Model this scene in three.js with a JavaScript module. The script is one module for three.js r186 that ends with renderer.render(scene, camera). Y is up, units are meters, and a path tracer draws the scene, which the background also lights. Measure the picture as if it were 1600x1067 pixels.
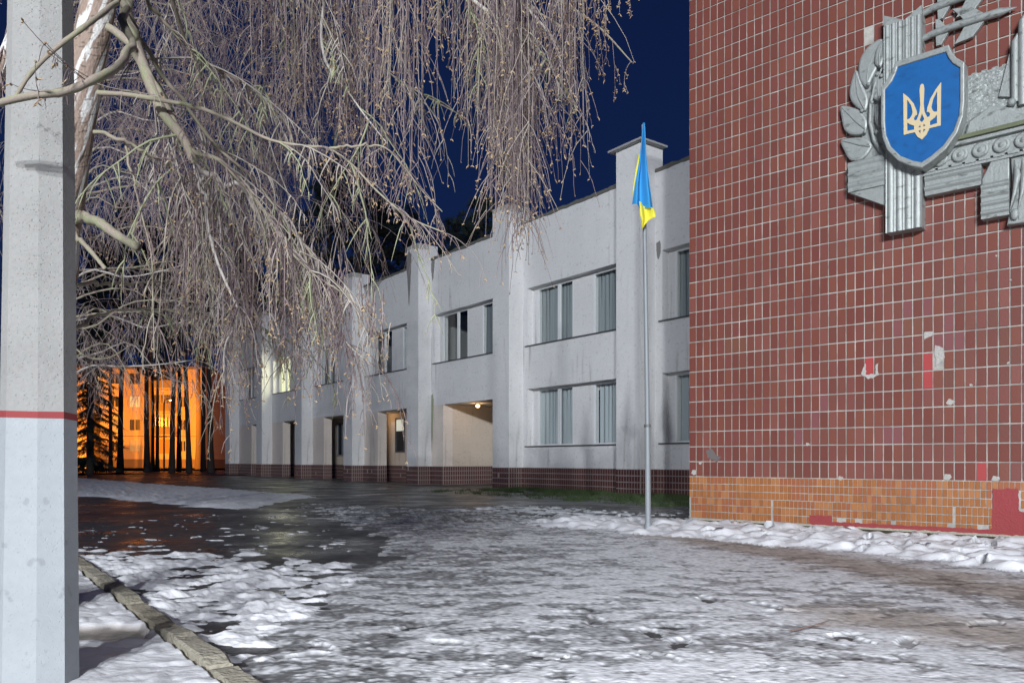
import * as THREE from 'three';
import { ImprovedNoise } from 'three/addons/math/ImprovedNoise.js';
import { RectAreaLightUniformsLib } from 'three/addons/lights/RectAreaLightUniformsLib.js';
RectAreaLightUniformsLib.init();

// ---------------------------------------------------------------- camera, sky, moonlight, exposure
const scene = new THREE.Scene();
const camera = new THREE.PerspectiveCamera(47.07, 1600 / 1067, 0.1, 900);
camera.position.set(0, 1.0, 0);
camera.lookAt(0, 1.0, -10);
camera.setViewOffset(1600, 1067, 0, -184.5, 1600, 1067);      // level camera with a rising lens, so that walls stay upright
camera.updateProjectionMatrix();

const renderer = new THREE.WebGLRenderer({ antialias: true });
renderer.setSize(1024, 682);
renderer.toneMapping = THREE.LinearToneMapping;
renderer.toneMappingExposure = 1.0;
renderer.shadowMap.enabled = true;

const noise = new ImprovedNoise();
const N3 = (x, y, z) => noise.noise(x, y, z);
const fbm = (x, y, z, o = 4, g = 0.5) => { let s = 0, a = 1, t = 0; for (let i = 0; i < o; i++) { s += a * N3(x, y, z + i * 7.3); t += a; x = x * 2.03 + 3.1; y = y * 2.03 + 1.7; a *= g; } return s / t; };
const cl = (v, a = 0, b = 1) => Math.min(b, Math.max(a, v));
const ss = (a, b, v) => { const t = cl((v - a) / (b - a)); return t * t * (3 - 2 * t); };
const mix = (a, b, t) => a + (b - a) * t;
function rng(s) { return () => { s |= 0; s = s + 0x6D2B79F5 | 0; let t = Math.imul(s ^ s >>> 15, 1 | s); t = t + Math.imul(t ^ t >>> 7, 61 | t) ^ t; return ((t ^ t >>> 14) >>> 0) / 4294967296; }; }

{ // late dusk sky, deep navy
  const w = 256, h = 128, d = new Float32Array(w * h * 4);
  for (let j = 0; j < h; j++) for (let i = 0; i < w; i++) {
    const el = (j + 0.5) / h * Math.PI - Math.PI / 2, t = cl(Math.sin(Math.max(el, 0)));
    const lo = [0.0080, 0.0235, 0.092], hi = [0.0026, 0.0064, 0.034], k = (j * w + i) * 4, m = Math.pow(t, 0.5);
    for (let c = 0; c < 3; c++) d[k + c] = mix(lo[c], hi[c], m);
    d[k + 3] = 1;
  }
  const t = new THREE.DataTexture(d, w, h, THREE.RGBAFormat, THREE.FloatType);
  t.mapping = THREE.EquirectangularReflectionMapping; t.magFilter = THREE.LinearFilter; t.minFilter = THREE.LinearFilter; t.needsUpdate = true;
  scene.background = t; scene.environment = t;
}
const moon = new THREE.DirectionalLight(0xdfe8ff, 0.02);       // what is left of daylight, from behind the photographer
moon.position.set(-6, 14, 30); moon.castShadow = true; moon.shadow.radius = 20; scene.add(moon);
Object.assign(moon.shadow.camera, { left: -60, right: 60, top: 60, bottom: -60, far: 250 });

const ADDED_FLOOD_POWER = 3900, FLASH = 75;
{ // the photographer's flash, a hand above the lens
  const f = new THREE.SpotLight(0xf4f8ff, FLASH, 60, 0.72, 1);
  f.position.set(-0.06, 1.16, 0.02); f.target.position.set(1.3, 1.2, -10); f.shadow.radius = 1.5; f.castShadow = true;
  scene.add(f, f.target);
}

// ---------------------------------------------------------------- helpers
const used = new Map();
function numbered(n) { const c = used.get(n) || 0; used.set(n, c + 1); return c ? `${n}_${String(c).padStart(3, '0')}` : n; }
function mesh(name, geo, mat, parent) {
  const m = new THREE.Mesh(geo, mat); m.name = parent ? name : numbered(name); m.castShadow = m.receiveShadow = true;
  (parent || scene).add(m); return m;
}
function group(name, parent, pos = [0, 0, 0], turn = 0) { const g = new THREE.Group(); g.name = parent ? name : numbered(name); g.position.set(...pos); g.rotation.y = turn; (parent || scene).add(g); return g; }
function tag(o, label, category, grp) { o.userData.label = label; o.userData.category = category; if (grp) o.userData.group = grp; return o; }
function stuff(o) { o.userData.kind = 'stuff'; return o; }
function mat(r, g, b, roughness = 0.85, o = {}) { return new THREE.MeshStandardMaterial({ color: new THREE.Color().setRGB(r, g, b), roughness, ...o }); }

// collects boxes, quads, tubes; uv in metres
class MB {
  constructor() { this.p = []; this.n = []; this.u = []; this.c = []; this.i = []; this.k = 0; }
  v(x, y, z, nx, ny, nz, u = 0, w = 0, c) { this.p.push(x, y, z); this.n.push(nx, ny, nz); this.u.push(u, w); if (c) this.c.push(c[0], c[1], c[2]); return this.k++; }
  quad(a, b, c, d, uv, col) {
    const ux = b[0] - a[0], uy = b[1] - a[1], uz = b[2] - a[2], vx = d[0] - a[0], vy = d[1] - a[1], vz = d[2] - a[2];
    let nx = uy * vz - uz * vy, ny = uz * vx - ux * vz, nz = ux * vy - uy * vx; const l = Math.hypot(nx, ny, nz) || 1; nx /= l; ny /= l; nz /= l;
    const U = q => uv || (Math.abs(ny) > 0.7 ? [q[0], q[2]] : Math.abs(nx) > 0.7 ? [q[2], q[1]] : [q[0], q[1]]);
    const s = [a, b, c, d].map(q => this.v(...q, nx, ny, nz, ...U(q), col)); this.i.push(s[0], s[1], s[2], s[0], s[2], s[3]); return this;
  }
  box(x0, x1, y0, y1, z0, z1, col) {
    const P = (x, y, z) => [x, y, z];
    this.quad(P(x0, y0, z1), P(x1, y0, z1), P(x1, y1, z1), P(x0, y1, z1), null, col);
    this.quad(P(x1, y0, z0), P(x0, y0, z0), P(x0, y1, z0), P(x1, y1, z0), null, col);
    this.quad(P(x1, y0, z1), P(x1, y0, z0), P(x1, y1, z0), P(x1, y1, z1), null, col);
    this.quad(P(x0, y0, z0), P(x0, y0, z1), P(x0, y1, z1), P(x0, y1, z0), null, col);
    this.quad(P(x0, y1, z1), P(x1, y1, z1), P(x1, y1, z0), P(x0, y1, z0), null, col);
    this.quad(P(x0, y0, z0), P(x1, y0, z0), P(x1, y0, z1), P(x0, y0, z1), null, col);
    return this;
  }
  // a tile on the plane z: chamfered front, no back
  tile(x0, x1, y0, y1, z0, z1, e) {
    const a = [x0, y0, z0], b = [x1, y0, z0], c = [x1, y1, z0], d = [x0, y1, z0], A = [x0 + e, y0 + e, z1], B = [x1 - e, y0 + e, z1], C = [x1 - e, y1 - e, z1], D = [x0 + e, y1 - e, z1];
    return this.quad(A, B, C, D).quad(a, b, B, A).quad(b, c, C, B).quad(c, d, D, C).quad(d, a, A, D);
  }
  tube(pts, r, sides = 6, col, cap) {
    const m = pts.length, R = typeof r === 'function' ? r : t => mix(r[0], r[1], t); let len = 0, base = this.k;
    let px = 0, py = 0, pz = 0;
    for (let j = 0; j < m; j++) {
      const a = pts[Math.max(0, j - 1)], b = pts[Math.min(m - 1, j + 1)], q = pts[j];
      let tx = b[0] - a[0], ty = b[1] - a[1], tz = b[2] - a[2]; const l = Math.hypot(tx, ty, tz) || 1; tx /= l; ty /= l; tz /= l;
      if (j) len += Math.hypot(q[0] - pts[j - 1][0], q[1] - pts[j - 1][1], q[2] - pts[j - 1][2]);
      if (!j) { if (Math.abs(tx) < 0.8) { px = 1; py = pz = 0; } else { py = 0; px = 0; pz = 1; } }
      const dt = px * tx + py * ty + pz * tz; px -= dt * tx; py -= dt * ty; pz -= dt * tz; const pl = Math.hypot(px, py, pz) || 1; px /= pl; py /= pl; pz /= pl;
      const qx = ty * pz - tz * py, qy = tz * px - tx * pz, qz = tx * py - ty * px, rr = R(j / (m - 1));
      for (let s = 0; s <= sides; s++) { const an = s / sides * Math.PI * 2, ca = Math.cos(an), sa = Math.sin(an), nx = px * ca + qx * sa, ny = py * ca + qy * sa, nz = pz * ca + qz * sa; this.v(q[0] + nx * rr, q[1] + ny * rr, q[2] + nz * rr, nx, ny, nz, s / sides, len, col); }
    }
    const w = sides + 1;
    for (let j = 0; j < m - 1; j++) for (let s = 0; s < sides; s++) { const a = base + j * w + s; this.i.push(a, a + 1, a + w, a + 1, a + w + 1, a + w); }
    if (cap) for (const e of [0, m - 1]) { const c0 = this.v(...pts[e], 0, e ? 1 : -1, 0, 0, 0, col); for (let s = 0; s < sides; s++) this.i.push(c0, base + e * w + s + (e ? 0 : 1), base + e * w + s + (e ? 1 : 0)); }
    return this;
  }
  geo() {
    const g = new THREE.BufferGeometry();
    g.setAttribute('position', new THREE.Float32BufferAttribute(this.p, 3)); g.setAttribute('normal', new THREE.Float32BufferAttribute(this.n, 3)); g.setAttribute('uv', new THREE.Float32BufferAttribute(this.u, 2));
    if (this.c.length) g.setAttribute('color', new THREE.Float32BufferAttribute(this.c, 3));
    g.setIndex(this.i); return g;
  }
  build(name, m, parent) { return mesh(name, this.geo(), m, parent); }
}
const B = () => new MB();

function tex(w, h, f, srgb = true, rep = 1) {     // f(u, v) gives linear 0..1 colour or a grey
  const d = new Uint8Array(w * h * 4), enc = x => srgb ? (x <= 0.0031308 ? x * 12.92 : 1.055 * Math.pow(x, 1 / 2.4) - 0.055) : x;
  for (let j = 0; j < h; j++) for (let i = 0; i < w; i++) { let c = f((i + 0.5) / w, (j + 0.5) / h); if (typeof c === 'number') c = [c, c, c]; const k = (j * w + i) * 4; for (let q = 0; q < 3; q++) d[k + q] = Math.round(255 * cl(enc(cl(c[q])))); d[k + 3] = 255; }
  const t = new THREE.DataTexture(d, w, h, THREE.RGBAFormat); t.wrapS = t.wrapT = THREE.MirroredRepeatWrapping; t.magFilter = THREE.LinearFilter; t.minFilter = THREE.LinearMipmapLinearFilter; t.generateMipmaps = true;
  if (srgb) t.colorSpace = THREE.SRGBColorSpace; t.repeat.set(rep, rep); t.needsUpdate = true; return t;
}

// ---------------------------------------------------------------- materials
const grainBump = tex(512, 512, (u, v) => 0.5 + 0.35 * fbm(u * 60, v * 60, 1, 3) + 0.35 * fbm(u * 9, v * 9, 4, 3), false, 1 / 1.5);
const plasterMap = tex(1024, 1024, (u, v) => {
  const a = fbm(u * 7, v * 7, 2, 5), f = fbm(u * 90, v * 90, 9, 2), st = ss(0.12, 0.45, fbm(u * 46, v * 3, 12, 3)) * ss(-0.1, 0.35, fbm(u * 5, v * 4, 30, 3));
  const sp = ss(0.30, 0.42, fbm(u * 70, v * 70, 22, 2)) * 0.10, b = 0.70 + 0.07 * a + 0.05 * f - 0.24 * st - sp; return [b, b * 0.995, b * (0.985 - 0.03 * st)];
}, true, 1 / 8);
const M = {
  plaster: new THREE.MeshStandardMaterial({ map: plasterMap, roughness: 0.92, bumpMap: grainBump, bumpScale: 0.012 }),
  warmPlaster: new THREE.MeshStandardMaterial({ color: new THREE.Color().setRGB(0.98, 0.88, 0.80), map: plasterMap, roughness: 0.92, bumpMap: grainBump, bumpScale: 0.012 }),
  beige: new THREE.MeshStandardMaterial({ color: new THREE.Color().setRGB(0.86, 0.74, 0.62), map: plasterMap, roughness: 0.95, bumpMap: grainBump, bumpScale: 0.012 }),
  whiteFrame: mat(0.74, 0.75, 0.75, 0.4),
  glass: new THREE.MeshPhysicalMaterial({ color: new THREE.Color().setRGB(0.90, 0.93, 0.93), roughness: 0.04, transmission: 1, thickness: 0, ior: 1.5 }),
  sill: mat(0.10, 0.10, 0.11, 0.5, { metalness: 0.4 }),
  dark: mat(0.03, 0.03, 0.035, 0.9),
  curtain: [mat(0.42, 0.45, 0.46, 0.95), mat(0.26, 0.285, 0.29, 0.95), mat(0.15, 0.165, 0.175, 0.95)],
  metal: mat(0.25, 0.27, 0.285, 0.6, { metalness: 0.2 }),
};

// ---------------------------------------------------------------- ground: asphalt sheet, snow, kerb
{
  const map = tex(1024, 1024, (u, v) => { const a = fbm(u * 120, v * 120, 3, 2), b = fbm(u * 14, v * 14, 8, 4), c = ss(0.1, 0.4, fbm(u * 6, v * 6, 15, 4)); const k = 0.040 + 0.022 * a + 0.018 * b + 0.02 * c; return [k * 1.05, k, k * 0.98]; }, true, 1 / 10);
  const rough = tex(512, 512, (u, v) => cl(0.42 + 0.5 * fbm(u * 8, v * 8, 21, 4) + 0.15 * fbm(u * 70, v * 70, 5, 2), 0.12, 0.9), false, 1 / 9);
  const m = new THREE.MeshStandardMaterial({ map, roughnessMap: rough, roughness: 1, bumpMap: grainBump, bumpScale: 0.006 });
  const b = B(); b.quad([-320, 0, 120], [320, 0, 120], [320, 0, -420], [-320, 0, -420]);
  const g = b.build('ground', m); g.userData.kind = 'structure'; g.userData.label = 'dark wet asphalt yard reaching back to the trees';
}
// kerb line: points (x, depth) along the left verge
const KA = [-1.33, 3.58], KD = [-0.5905, 0.8070];            // runs away to the left
const kerbSide = (x, D) => (x - KA[0]) * KD[1] - (D - KA[1]) * KD[0];   // > 0 right of the kerb (yard side)
// tower base line: from (2.867, 12.68) towards (0.7437, -0.6685)
const towerDist = (x, D) => -((x - 2.867) * 0.6685 + (D - 12.68) * 0.7437);   // metres in front of the tower wall
const towerAlong = (x, D) => (x - 2.867) * 0.7437 - (D - 12.68) * 0.6685;
const seg = (x, D, ax, ad, bx, bd) => { const dx = bx - ax, dd = bd - ad, t = cl(((x - ax) * dx + (D - ad) * dd) / (dx * dx + dd * dd)); return Math.hypot(x - ax - t * dx, D - ad - t * dd); };
const PRINTS = [[2.85, 4.71], [0.80, 4.45], [0.94, 4.62], [0.90, 4.22], [0.71, 3.95], [1.84, 4.38], [1.87, 4.31], [0.41, 5.06], [0.51, 4.77], [-0.34, 4.20], [-0.60, 4.59], [1.72, 5.28], [1.77, 5.10], [1.37, 5.52], [0.19, 3.93], [2.12, 4.20], [-1.01, 4.12], [-1.06, 3.93]];
function snowAt(x, D) {          // [height over the asphalt, whiteness 0..1, brown 0..1]
  const n5 = fbm(x * 26, D * 44, 75, 2), na = fbm(x * 3.4, D * 5.0, 45, 4, 0.62), n1 = fbm(x * 0.8, D * 0.8, 40, 3), n2 = fbm(x * 2.6, D * 2.6, 50, 3), n3 = fbm(x * 7, D * 7, 60, 3), n4 = fbm(x * 19, D * 19, 70, 2);
  const lump = Math.abs(fbm(x * 3.1 + 0.6 * n2, D * 3.1, 80, 3)), k = kerbSide(x, D), td = towerDist(x, D), ta = towerAlong(x, D);
  let h = -0.06, w = 0.8, br = 0;
  const put = (m, hh, ww, bb = 0) => { if (m <= 0) return; const H = mix(-0.05, hh, m); if (H > h) { h = H; w = ww; br = bb; } };
  // verge left of the kerb
  if (k < -0.05) { const bare = ss(1.0, 0.7, Math.hypot((x + 2.3) / 0.40, (D - 4.3) / 0.26) + 0.5 * n2), m = ss(-0.05, -0.085, k); put(m, (1 - bare) * (0.052 + 0.05 * lump + 0.03 * n2 + 0.010 * n3) + bare * (0.012 + 0.01 * n3), mix(0.92 + 0.2 * n3, 0.12 + 0.2 * n4, bare), bare); }
  // lumpy snow on the yard side of the kerb
  if (k > 0) {
    const edge = 8.3 - 0.35 * (x + 2.6) + 1.1 * n1 + 0.9 * n2, m = ss(0.5, -1.2, D - edge) * ss(0.2, -1.4, x + 0.4 + 0.5 * n1 - 0.05 * (6 - D));
    put(m, 0.012 + 0.055 * (lump - 0.12) + 0.05 * n2 + 0.055 * na + 0.015 * n3 + 0.006 * n4, 0.92 + 0.25 * n3);
  }
  // trodden grey ice down the middle
  { const xl = -1.5 - 0.42 * Math.max(0, D - 9.2), far = ss(9, 19, D + 2 * n1), m = ss(xl - 0.9, xl + 0.6, x + 0.5 * n1 + 0.4 * n2) * ss(25, 17, D + 3 * n1 + 2 * n2 - 0.2 * x) * ss(0.3, 1.0, td) * (1 - 0.75 * far * ss(0.10, -0.06, n2 + 0.6 * n3));
    const e = na + 0.45 * n1 + 0.12 * n4, rt = ss(-0.7, 0.9, x + 0.5 * n1), pt = ss(-0.12, 0.10, e + 0.12 * rt - 0.05), wh = cl(0.10 + 0.22 * rt + 0.52 * pt + 0.30 * n3 + 0.55 * n4 + 0.6 * n5, 0.03, 1);
    put(m, 0.014 + 0.008 * n2 + 0.0055 * pt + 0.003 * n3 + 0.0018 * n4, wh); }
  // worn brown wheel track between the yard and the tower
  { const d = Math.min(seg(x, D, 0.6, 15, 2.96, 8.06), seg(x, D, 2.96, 8.06, 4.2, 4.6)), d2 = seg(x, D, 2.3, 4.9, 3.4, 3.7);
    const t = Math.max(ss(0.75, 0.15, d + 0.5 * n2), 0.9 * ss(0.7, 0.1, d2 + 0.5 * n2)); w *= 1 - 0.72 * t * (0.7 + 0.8 * n3); br = Math.max(br, t); h -= 0.006 * t; }
  PRINTS.forEach(([fx, fd], i) => { if (Math.abs(x - fx) > 0.3 || Math.abs(D - fd) > 0.3) return; const a = 0.4 + i * 1.3, c = Math.cos(a), sn = Math.sin(a), u = ((x - fx) * c + (D - fd) * sn) / 0.15, v = (-(x - fx) * sn + (D - fd) * c) / 0.06, t = ss(1.1, 0.7, Math.hypot(u, v) + 0.5 * n4 + 0.3 * n3); h -= 0.016 * t; w *= 1 - 0.65 * t; });
  // bank of old snow along the tower wall
  if (ta > -2.6) { const m = ss(0.22, 0.55, td + 0.12 * n2) * ss(2.75, 2.1, td + 0.6 * n1 + 0.4 * n2 - 0.13 * ta) * ss(-2.6, -1.2, ta + 0.6 * n1);
    const gr = ss(0.22, 0.34, n2 - 0.5 * lump + 0.1 * n3 + 0.05) ; put(m * (1 - 0.9 * gr), 0.04 + 0.20 * Math.abs(fbm(x * 1.7 + 0.4 * n2, D * 2.4, 83, 3)) + 0.05 * n2 + 0.008 * n3, 0.98 + 0.12 * n3); }
  // crumbs of snow before the white building
  if (D > 10.5) { const m = ss(2.2, 0.8, seg(x, D, 0.2, 15.5, 2.2, 12.8) + 1.4 * n1) * ss(-0.1, 0.14, n2 + 0.6 * n3); put(m, 0.02 + 0.03 * n3, 0.8 + 0.3 * n3); }
  // long strip of snow on the far left
  { const e0 = 17 + (-6.9 - x) * 0.95, e1 = 20.6 + (-5.0 - x) * 1.15, m = ss(-0.8, 0.5, D - e0 + 1.2 * n1) * ss(0.8, -0.6, D - e1 + 1.2 * n1) * ss(-4.6, -6.2, x + 0.5 * n1); put(m, 0.05 + 0.07 * lump + 0.06 * n2 + 0.02 * n3, 0.8 + 0.2 * n3); }
  // thin scraps over the wet asphalt
  { const m = ss(0.16, 0.34, n2 + 0.55 * n3 - 0.02) * ss(24, 14, D) * ss(-11, -5, x); put(m, 0.008 + 0.01 * n3, 0.5 + 0.4 * n3); }
  return [h, cl(w), br];
}
{
  const rows = 620, cols = 900, b = { p: new Float32Array(rows * cols * 3), c: new Float32Array(rows * cols * 3), u: new Float32Array(rows * cols * 2) }, idx = [];
  const k0 = 1 / 2.5, k1 = 1 / 46;
  for (let j = 0; j < rows; j++) {
    const D = 1 / mix(k0, k1, j / (rows - 1));
    for (let i = 0; i < cols; i++) {
      const x = mix(-0.78, 0.78, i / (cols - 1)) * (D + 0.6), q = j * cols + i, [h, w, br] = snowAt(x, D);
      b.p[q * 3] = x; b.p[q * 3 + 1] = h; b.p[q * 3 + 2] = -D; b.u[q * 2] = x; b.u[q * 2 + 1] = D;
      const dirt = ss(0.05, 0.5, fbm(x * 5, D * 5, 91, 3)) * 0.12, v = mix(0.12, 0.80, w) - dirt;
      b.c[q * 3] = v * mix(1, 1.02, br); b.c[q * 3 + 1] = v * mix(1, 0.90, br); b.c[q * 3 + 2] = v * mix(1.02, 0.80, br);
    }
  }
  const keep = (q) => b.p[q * 3 + 1] > -0.03;
  for (let j = 0; j < rows - 1; j++) for (let i = 0; i < cols - 1; i++) { const a = j * cols + i, c = a + cols; if (keep(a) || keep(a + 1) || keep(c) || keep(c + 1)) idx.push(a, a + 1, c, a + 1, c + 1, c); }
  const g = new THREE.BufferGeometry(); g.setAttribute('position', new THREE.BufferAttribute(b.p, 3)); g.setAttribute('color', new THREE.BufferAttribute(b.c, 3)); g.setAttribute('uv', new THREE.BufferAttribute(b.u, 2)); g.setIndex(idx); g.computeVertexNormals();
  const m = new THREE.MeshStandardMaterial({ vertexColors: true, roughness: 0.55, bumpMap: grainBump, bumpScale: 0.006 });
  const s = mesh('snow', g, m); s.userData.kind = 'structure'; s.userData.label = 'patchy trodden snow and ice lying on the yard';
}
{ // far strips of snow and pale ground between the pines, under the orange lamps
  const b = B(), R = rng(5);
  for (const [x0, x1, d0, d1] of [[-46, -24, 47, 60], [-60, -20, 66, 92], [-24, -12, 50, 52]]) {
    const n = 26, cx = (x0 + x1) / 2, cd = (d0 + d1) / 2, c = b.v(cx, 0.03, -cd, 0, 1, 0, cx, cd); let first, prev;
    for (let i = 0; i < n; i++) { const a = i / n * Math.PI * 2, r = 0.75 + 0.3 * R(), x = cx + Math.cos(a) * (x1 - x0) / 2 * r, d = cd - Math.sin(a) * (d1 - d0) / 2 * r, q = b.v(x, 0.008, -d, 0, 1, 0, x, d); if (i) b.i.push(c, prev, q); else first = q; prev = q; }
    b.i.push(c, prev, first);
  }
  const s = b.build('snow', mat(0.6, 0.6, 0.62, 0.8)); s.userData.kind = 'structure'; s.userData.label = 'thin snow between the far pines lit orange';
}
{ // kerb of single concrete stones
  const kerb = group('kerb'); kerb.userData.kind = 'structure'; kerb.userData.label = 'worn concrete kerb stones along the snowy verge';
  const m = [mat(0.30, 0.265, 0.20, 0.9, { bumpMap: grainBump, bumpScale: 0.02 }), mat(0.26, 0.235, 0.18, 0.9, { bumpMap: grainBump, bumpScale: 0.02 }), mat(0.33, 0.30, 0.235, 0.9, { bumpMap: grainBump, bumpScale: 0.02 })], R = rng(77);
  for (let s = -3; s < 9; s++) {
    const t0 = s * 0.98 + 0.02, L = 0.965, b = B(), n = 10, y = 0.068 + (R() - 0.5) * 0.02, prof = [[-0.06, -0.05], [-0.06, 1], [-0.05, 1.1], [0.045, 1.1], [0.06, 0.95], [0.06, -0.05]];
    for (let i = 0; i < n; i++) for (let p = 0; p < prof.length - 1; p++) {
      const P = (k, q) => { const [o, f] = prof[q], end = (k === 0 || k === n), chip = 0.008 * fbm(k * 0.9 + s * 7, q * 3.1, 5, 2) * (q > 0 && q < 5 ? 1.6 : 0), yy = f < 0 ? -0.05 : (y - (end ? 0.02 : 0)) * f + chip, t = t0 + L * k / n; return [KA[0] + KD[0] * t + KD[1] * (o + chip), yy, -(KA[1] + KD[1] * t - KD[0] * (o + chip))]; };
      b.quad(P(i, p), P(i + 1, p), P(i + 1, p + 1), P(i, p + 1));
    }
    for (const e of [0, n]) { const P = q => { const [o, f] = prof[q], t = t0 + L * e / n; return [KA[0] + KD[0] * t + KD[1] * o, f < 0 ? -0.05 : (y - 0.02) * f, -(KA[1] + KD[1] * t - KD[0] * o)]; }; b.quad(P(0), P(1), P(4), P(5)); b.quad(P(1), P(2), P(3), P(4)); }
    const k = b.build('kerb_stone', m[Math.floor(R() * 3)], kerb); k.rotation.set(0, 0, 0);
  }
}

// ---------------------------------------------------------------- white two-storey building
const FROT = -(90 - 36.8) * Math.PI / 180;
const fac = group('white_building', null, [2.9806, 0, -22.4], FROT);
tag(fac, 'long white two storey building with tall pillars and an open ground floor', 'building');
{
  const WZ = -0.6, TOP = 9.12, S1 = 1.44, L1 = 3.40, S2 = 4.85, L2 = 6.82, HD = 3.18, PL = 0.73, R = rng(11);
  const pierEnd = { 2: -10.35, 3: -15.95, 4: -22.0, 5: -27.8, 6: -33.2 };
  const tileMat = [mat(0.105, 0.038, 0.036, 0.5), mat(0.085, 0.030, 0.030, 0.5)], grout = mat(0.30, 0.26, 0.24, 0.9);
  // plinth tiles in front of a face along x (front) or along z (side)
  function plinthFront(x0, x1, z, y1 = PL) { const c = B(), t = B(); c.box(x0, x1, -0.05, y1, z - 0.05, z + 0.012); const n = Math.max(1, Math.round((x1 - x0) / 0.107)), w = (x1 - x0) / n; for (let r = 0; r < 4; r++) for (let i = 0; i < n; i++) if (R() > 0.012) t.tile(x0 + i * w + 0.011, x0 + (i + 1) * w - 0.011, r * y1 / 4 + 0.012, (r + 1) * y1 / 4 - 0.012, z + 0.012, z + 0.022, 0.004); c.build('plinth', grout, fac); stuff(t.build('plinth_tiles', tileMat[Math.floor(R() * 2)], fac)); }
  function plinthSide(z0, z1, x, y1 = PL) { const c = B(), t = B(), n = Math.max(1, Math.round((z1 - z0) / 0.107)), w = (z1 - z0) / n, e = 0.004; c.box(x - 0.05, x + 0.012, -0.05, y1, z0, z1); for (let r = 0; r < 4; r++) for (let i = 0; i < n; i++) { const a = z1 - i * w - 0.011, b = z1 - (i + 1) * w + 0.011, y0 = r * y1 / 4 + 0.012, yy = (r + 1) * y1 / 4 - 0.012, X = x + 0.022; t.quad([X, y0 + e, a - e], [X, y0 + e, b + e], [X, yy - e, b + e], [X, yy - e, a - e]); t.quad([x + 0.012, y0, a], [x + 0.012, y0, b], [X, y0 + e, b + e], [X, y0 + e, a - e]); t.quad([X, yy - e, a - e], [X, yy - e, b + e], [x + 0.012, yy, b], [x + 0.012, yy, a]); } c.build('plinth', grout, fac); stuff(t.build('plinth_tiles', tileMat[0], fac)); }
  const wobbly = (x0, x1, y0, y1, z, amp, mt, name, seed, sag = 0) => { const b = B(), n = Math.ceil((x1 - x0) / 0.12); for (let i = 0; i < n; i++) { const f = k => { const x = mix(x0, x1, k / n); return [x, y0 + amp * 0.6 * fbm(x * 4, seed, 1, 2) - sag * Math.max(0, fbm(x * 1.6, seed, 7, 2)), y1 + amp * fbm(x * 3, seed, 3, 3)]; }, a = f(i), c = f(i + 1); b.quad([a[0], a[1], z + 0.03], [c[0], c[1], z + 0.03], [c[0], c[2], z + 0.02], [a[0], a[2], z + 0.02]); b.quad([a[0], a[2], z + 0.02], [c[0], c[2], z + 0.02], [c[0], c[2] - 0.01, z - 0.5], [a[0], a[2] - 0.01, z - 0.5]); b.quad([a[0], a[1], z - 0.05], [c[0], c[1], z - 0.05], [c[0], c[1], z + 0.03], [a[0], a[1], z + 0.03]); } return b.build(name, mt, fac); };
  const coping = mat(0.13, 0.125, 0.11, 0.95, { bumpMap: grainBump, bumpScale: 0.02 });

  // a window: frame, mullion, panes and curtain or dark room behind
  function win(x0, x1, y0, y1, z, kind, split = 0.6) {
    const w = group('window', fac), f = B(), t = 0.075, d0 = z - 0.07, d1 = z + 0.0, xm = mix(x0, x1, split);
    f.box(x0, x1, y0, y0 + t, d0, d1); f.box(x0, x1, y1 - t, y1, d0, d1); f.box(x0, x0 + t, y0 + t, y1 - t, d0, d1); f.box(x1 - t, x1, y0 + t, y1 - t, d0, d1); f.box(xm - 0.065, xm + 0.065, y0 + t, y1 - t, d0, d1 - 0.004);
    f.build('frame', M.whiteFrame, w);
    for (const [a, b] of [[x0 + t, xm - 0.065], [xm + 0.065, x1 - t]]) B().quad([a, y0 + t, z - 0.03], [b, y0 + t, z - 0.03], [b, y1 - t, z - 0.03], [a, y1 - t, z - 0.03]).build('pane', M.glass, w);
    const cb = B(), n = 44, gap = kind === 'gap' ? 0.12 : 0, Y0 = y0 + 0.05, Y1 = y1 - 0.03, s = R() * 50, zz = z - 0.2;
    if (kind !== 'bare') {
      const f2 = (k, bot) => { const x = mix(x0 + 0.02 + gap, x1 - 0.02, k / n); return [x + (bot ? 0.02 * Math.sin(k * 0.9 + s) : 0), bot ? Y0 : Y1, zz + (0.022 + (bot ? 0.018 : 0)) * Math.sin(k * 1.45 + 1.4 * Math.sin(k * 0.31 + s)) + 0.012 * Math.sin(k * 3.3 + s)]; };
      for (let k = 0; k < n; k++) cb.quad(f2(k, 1), f2(k + 1, 1), f2(k + 1, 0), f2(k, 0));
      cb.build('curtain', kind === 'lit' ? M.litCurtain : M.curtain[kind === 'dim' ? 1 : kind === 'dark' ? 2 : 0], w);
    }
    return w;
  }
  M.litCurtain = mat(0.55, 0.55, 0.42, 0.95, { emissive: new THREE.Color().setRGB(0.80, 0.78, 0.46), emissiveIntensity: 0.9 });

  for (let k = 6; k >= -1; k--) {                  // pillars, each with its cap of rough plaster
    const x = -6.1 * k, h = TOP + 0.55 + (k === 0 ? 0.1 : 0);
    const p = group('pillar', fac), b = B(); b.box(x, x + 0.95, PL, h, WZ - 0.3, 0); b.build('shaft', M.plaster, p);
    const c = B(); if (k === 0) c.box(x - 0.18, x + 1.13, h + 0.002, h + 0.055, WZ - 0.3, 0.16); else { c.box(x - 0.004, x + 0.6, h - 0.12, h + 0.02, -0.5, 0.004); c.box(x + 0.6, x + 0.954, h - 0.20, h + 0.008, -0.5, 0.005); }
    c.build('cap', k === 0 ? mat(0.36, 0.36, 0.36, 0.8) : mat(0.42, 0.41, 0.38, 0.95, { bumpMap: grainBump, bumpScale: 0.03 }), p);
    plinthFront(x, x + 0.95, 0); plinthSide(WZ, 0, x + 0.95);
  }
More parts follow.
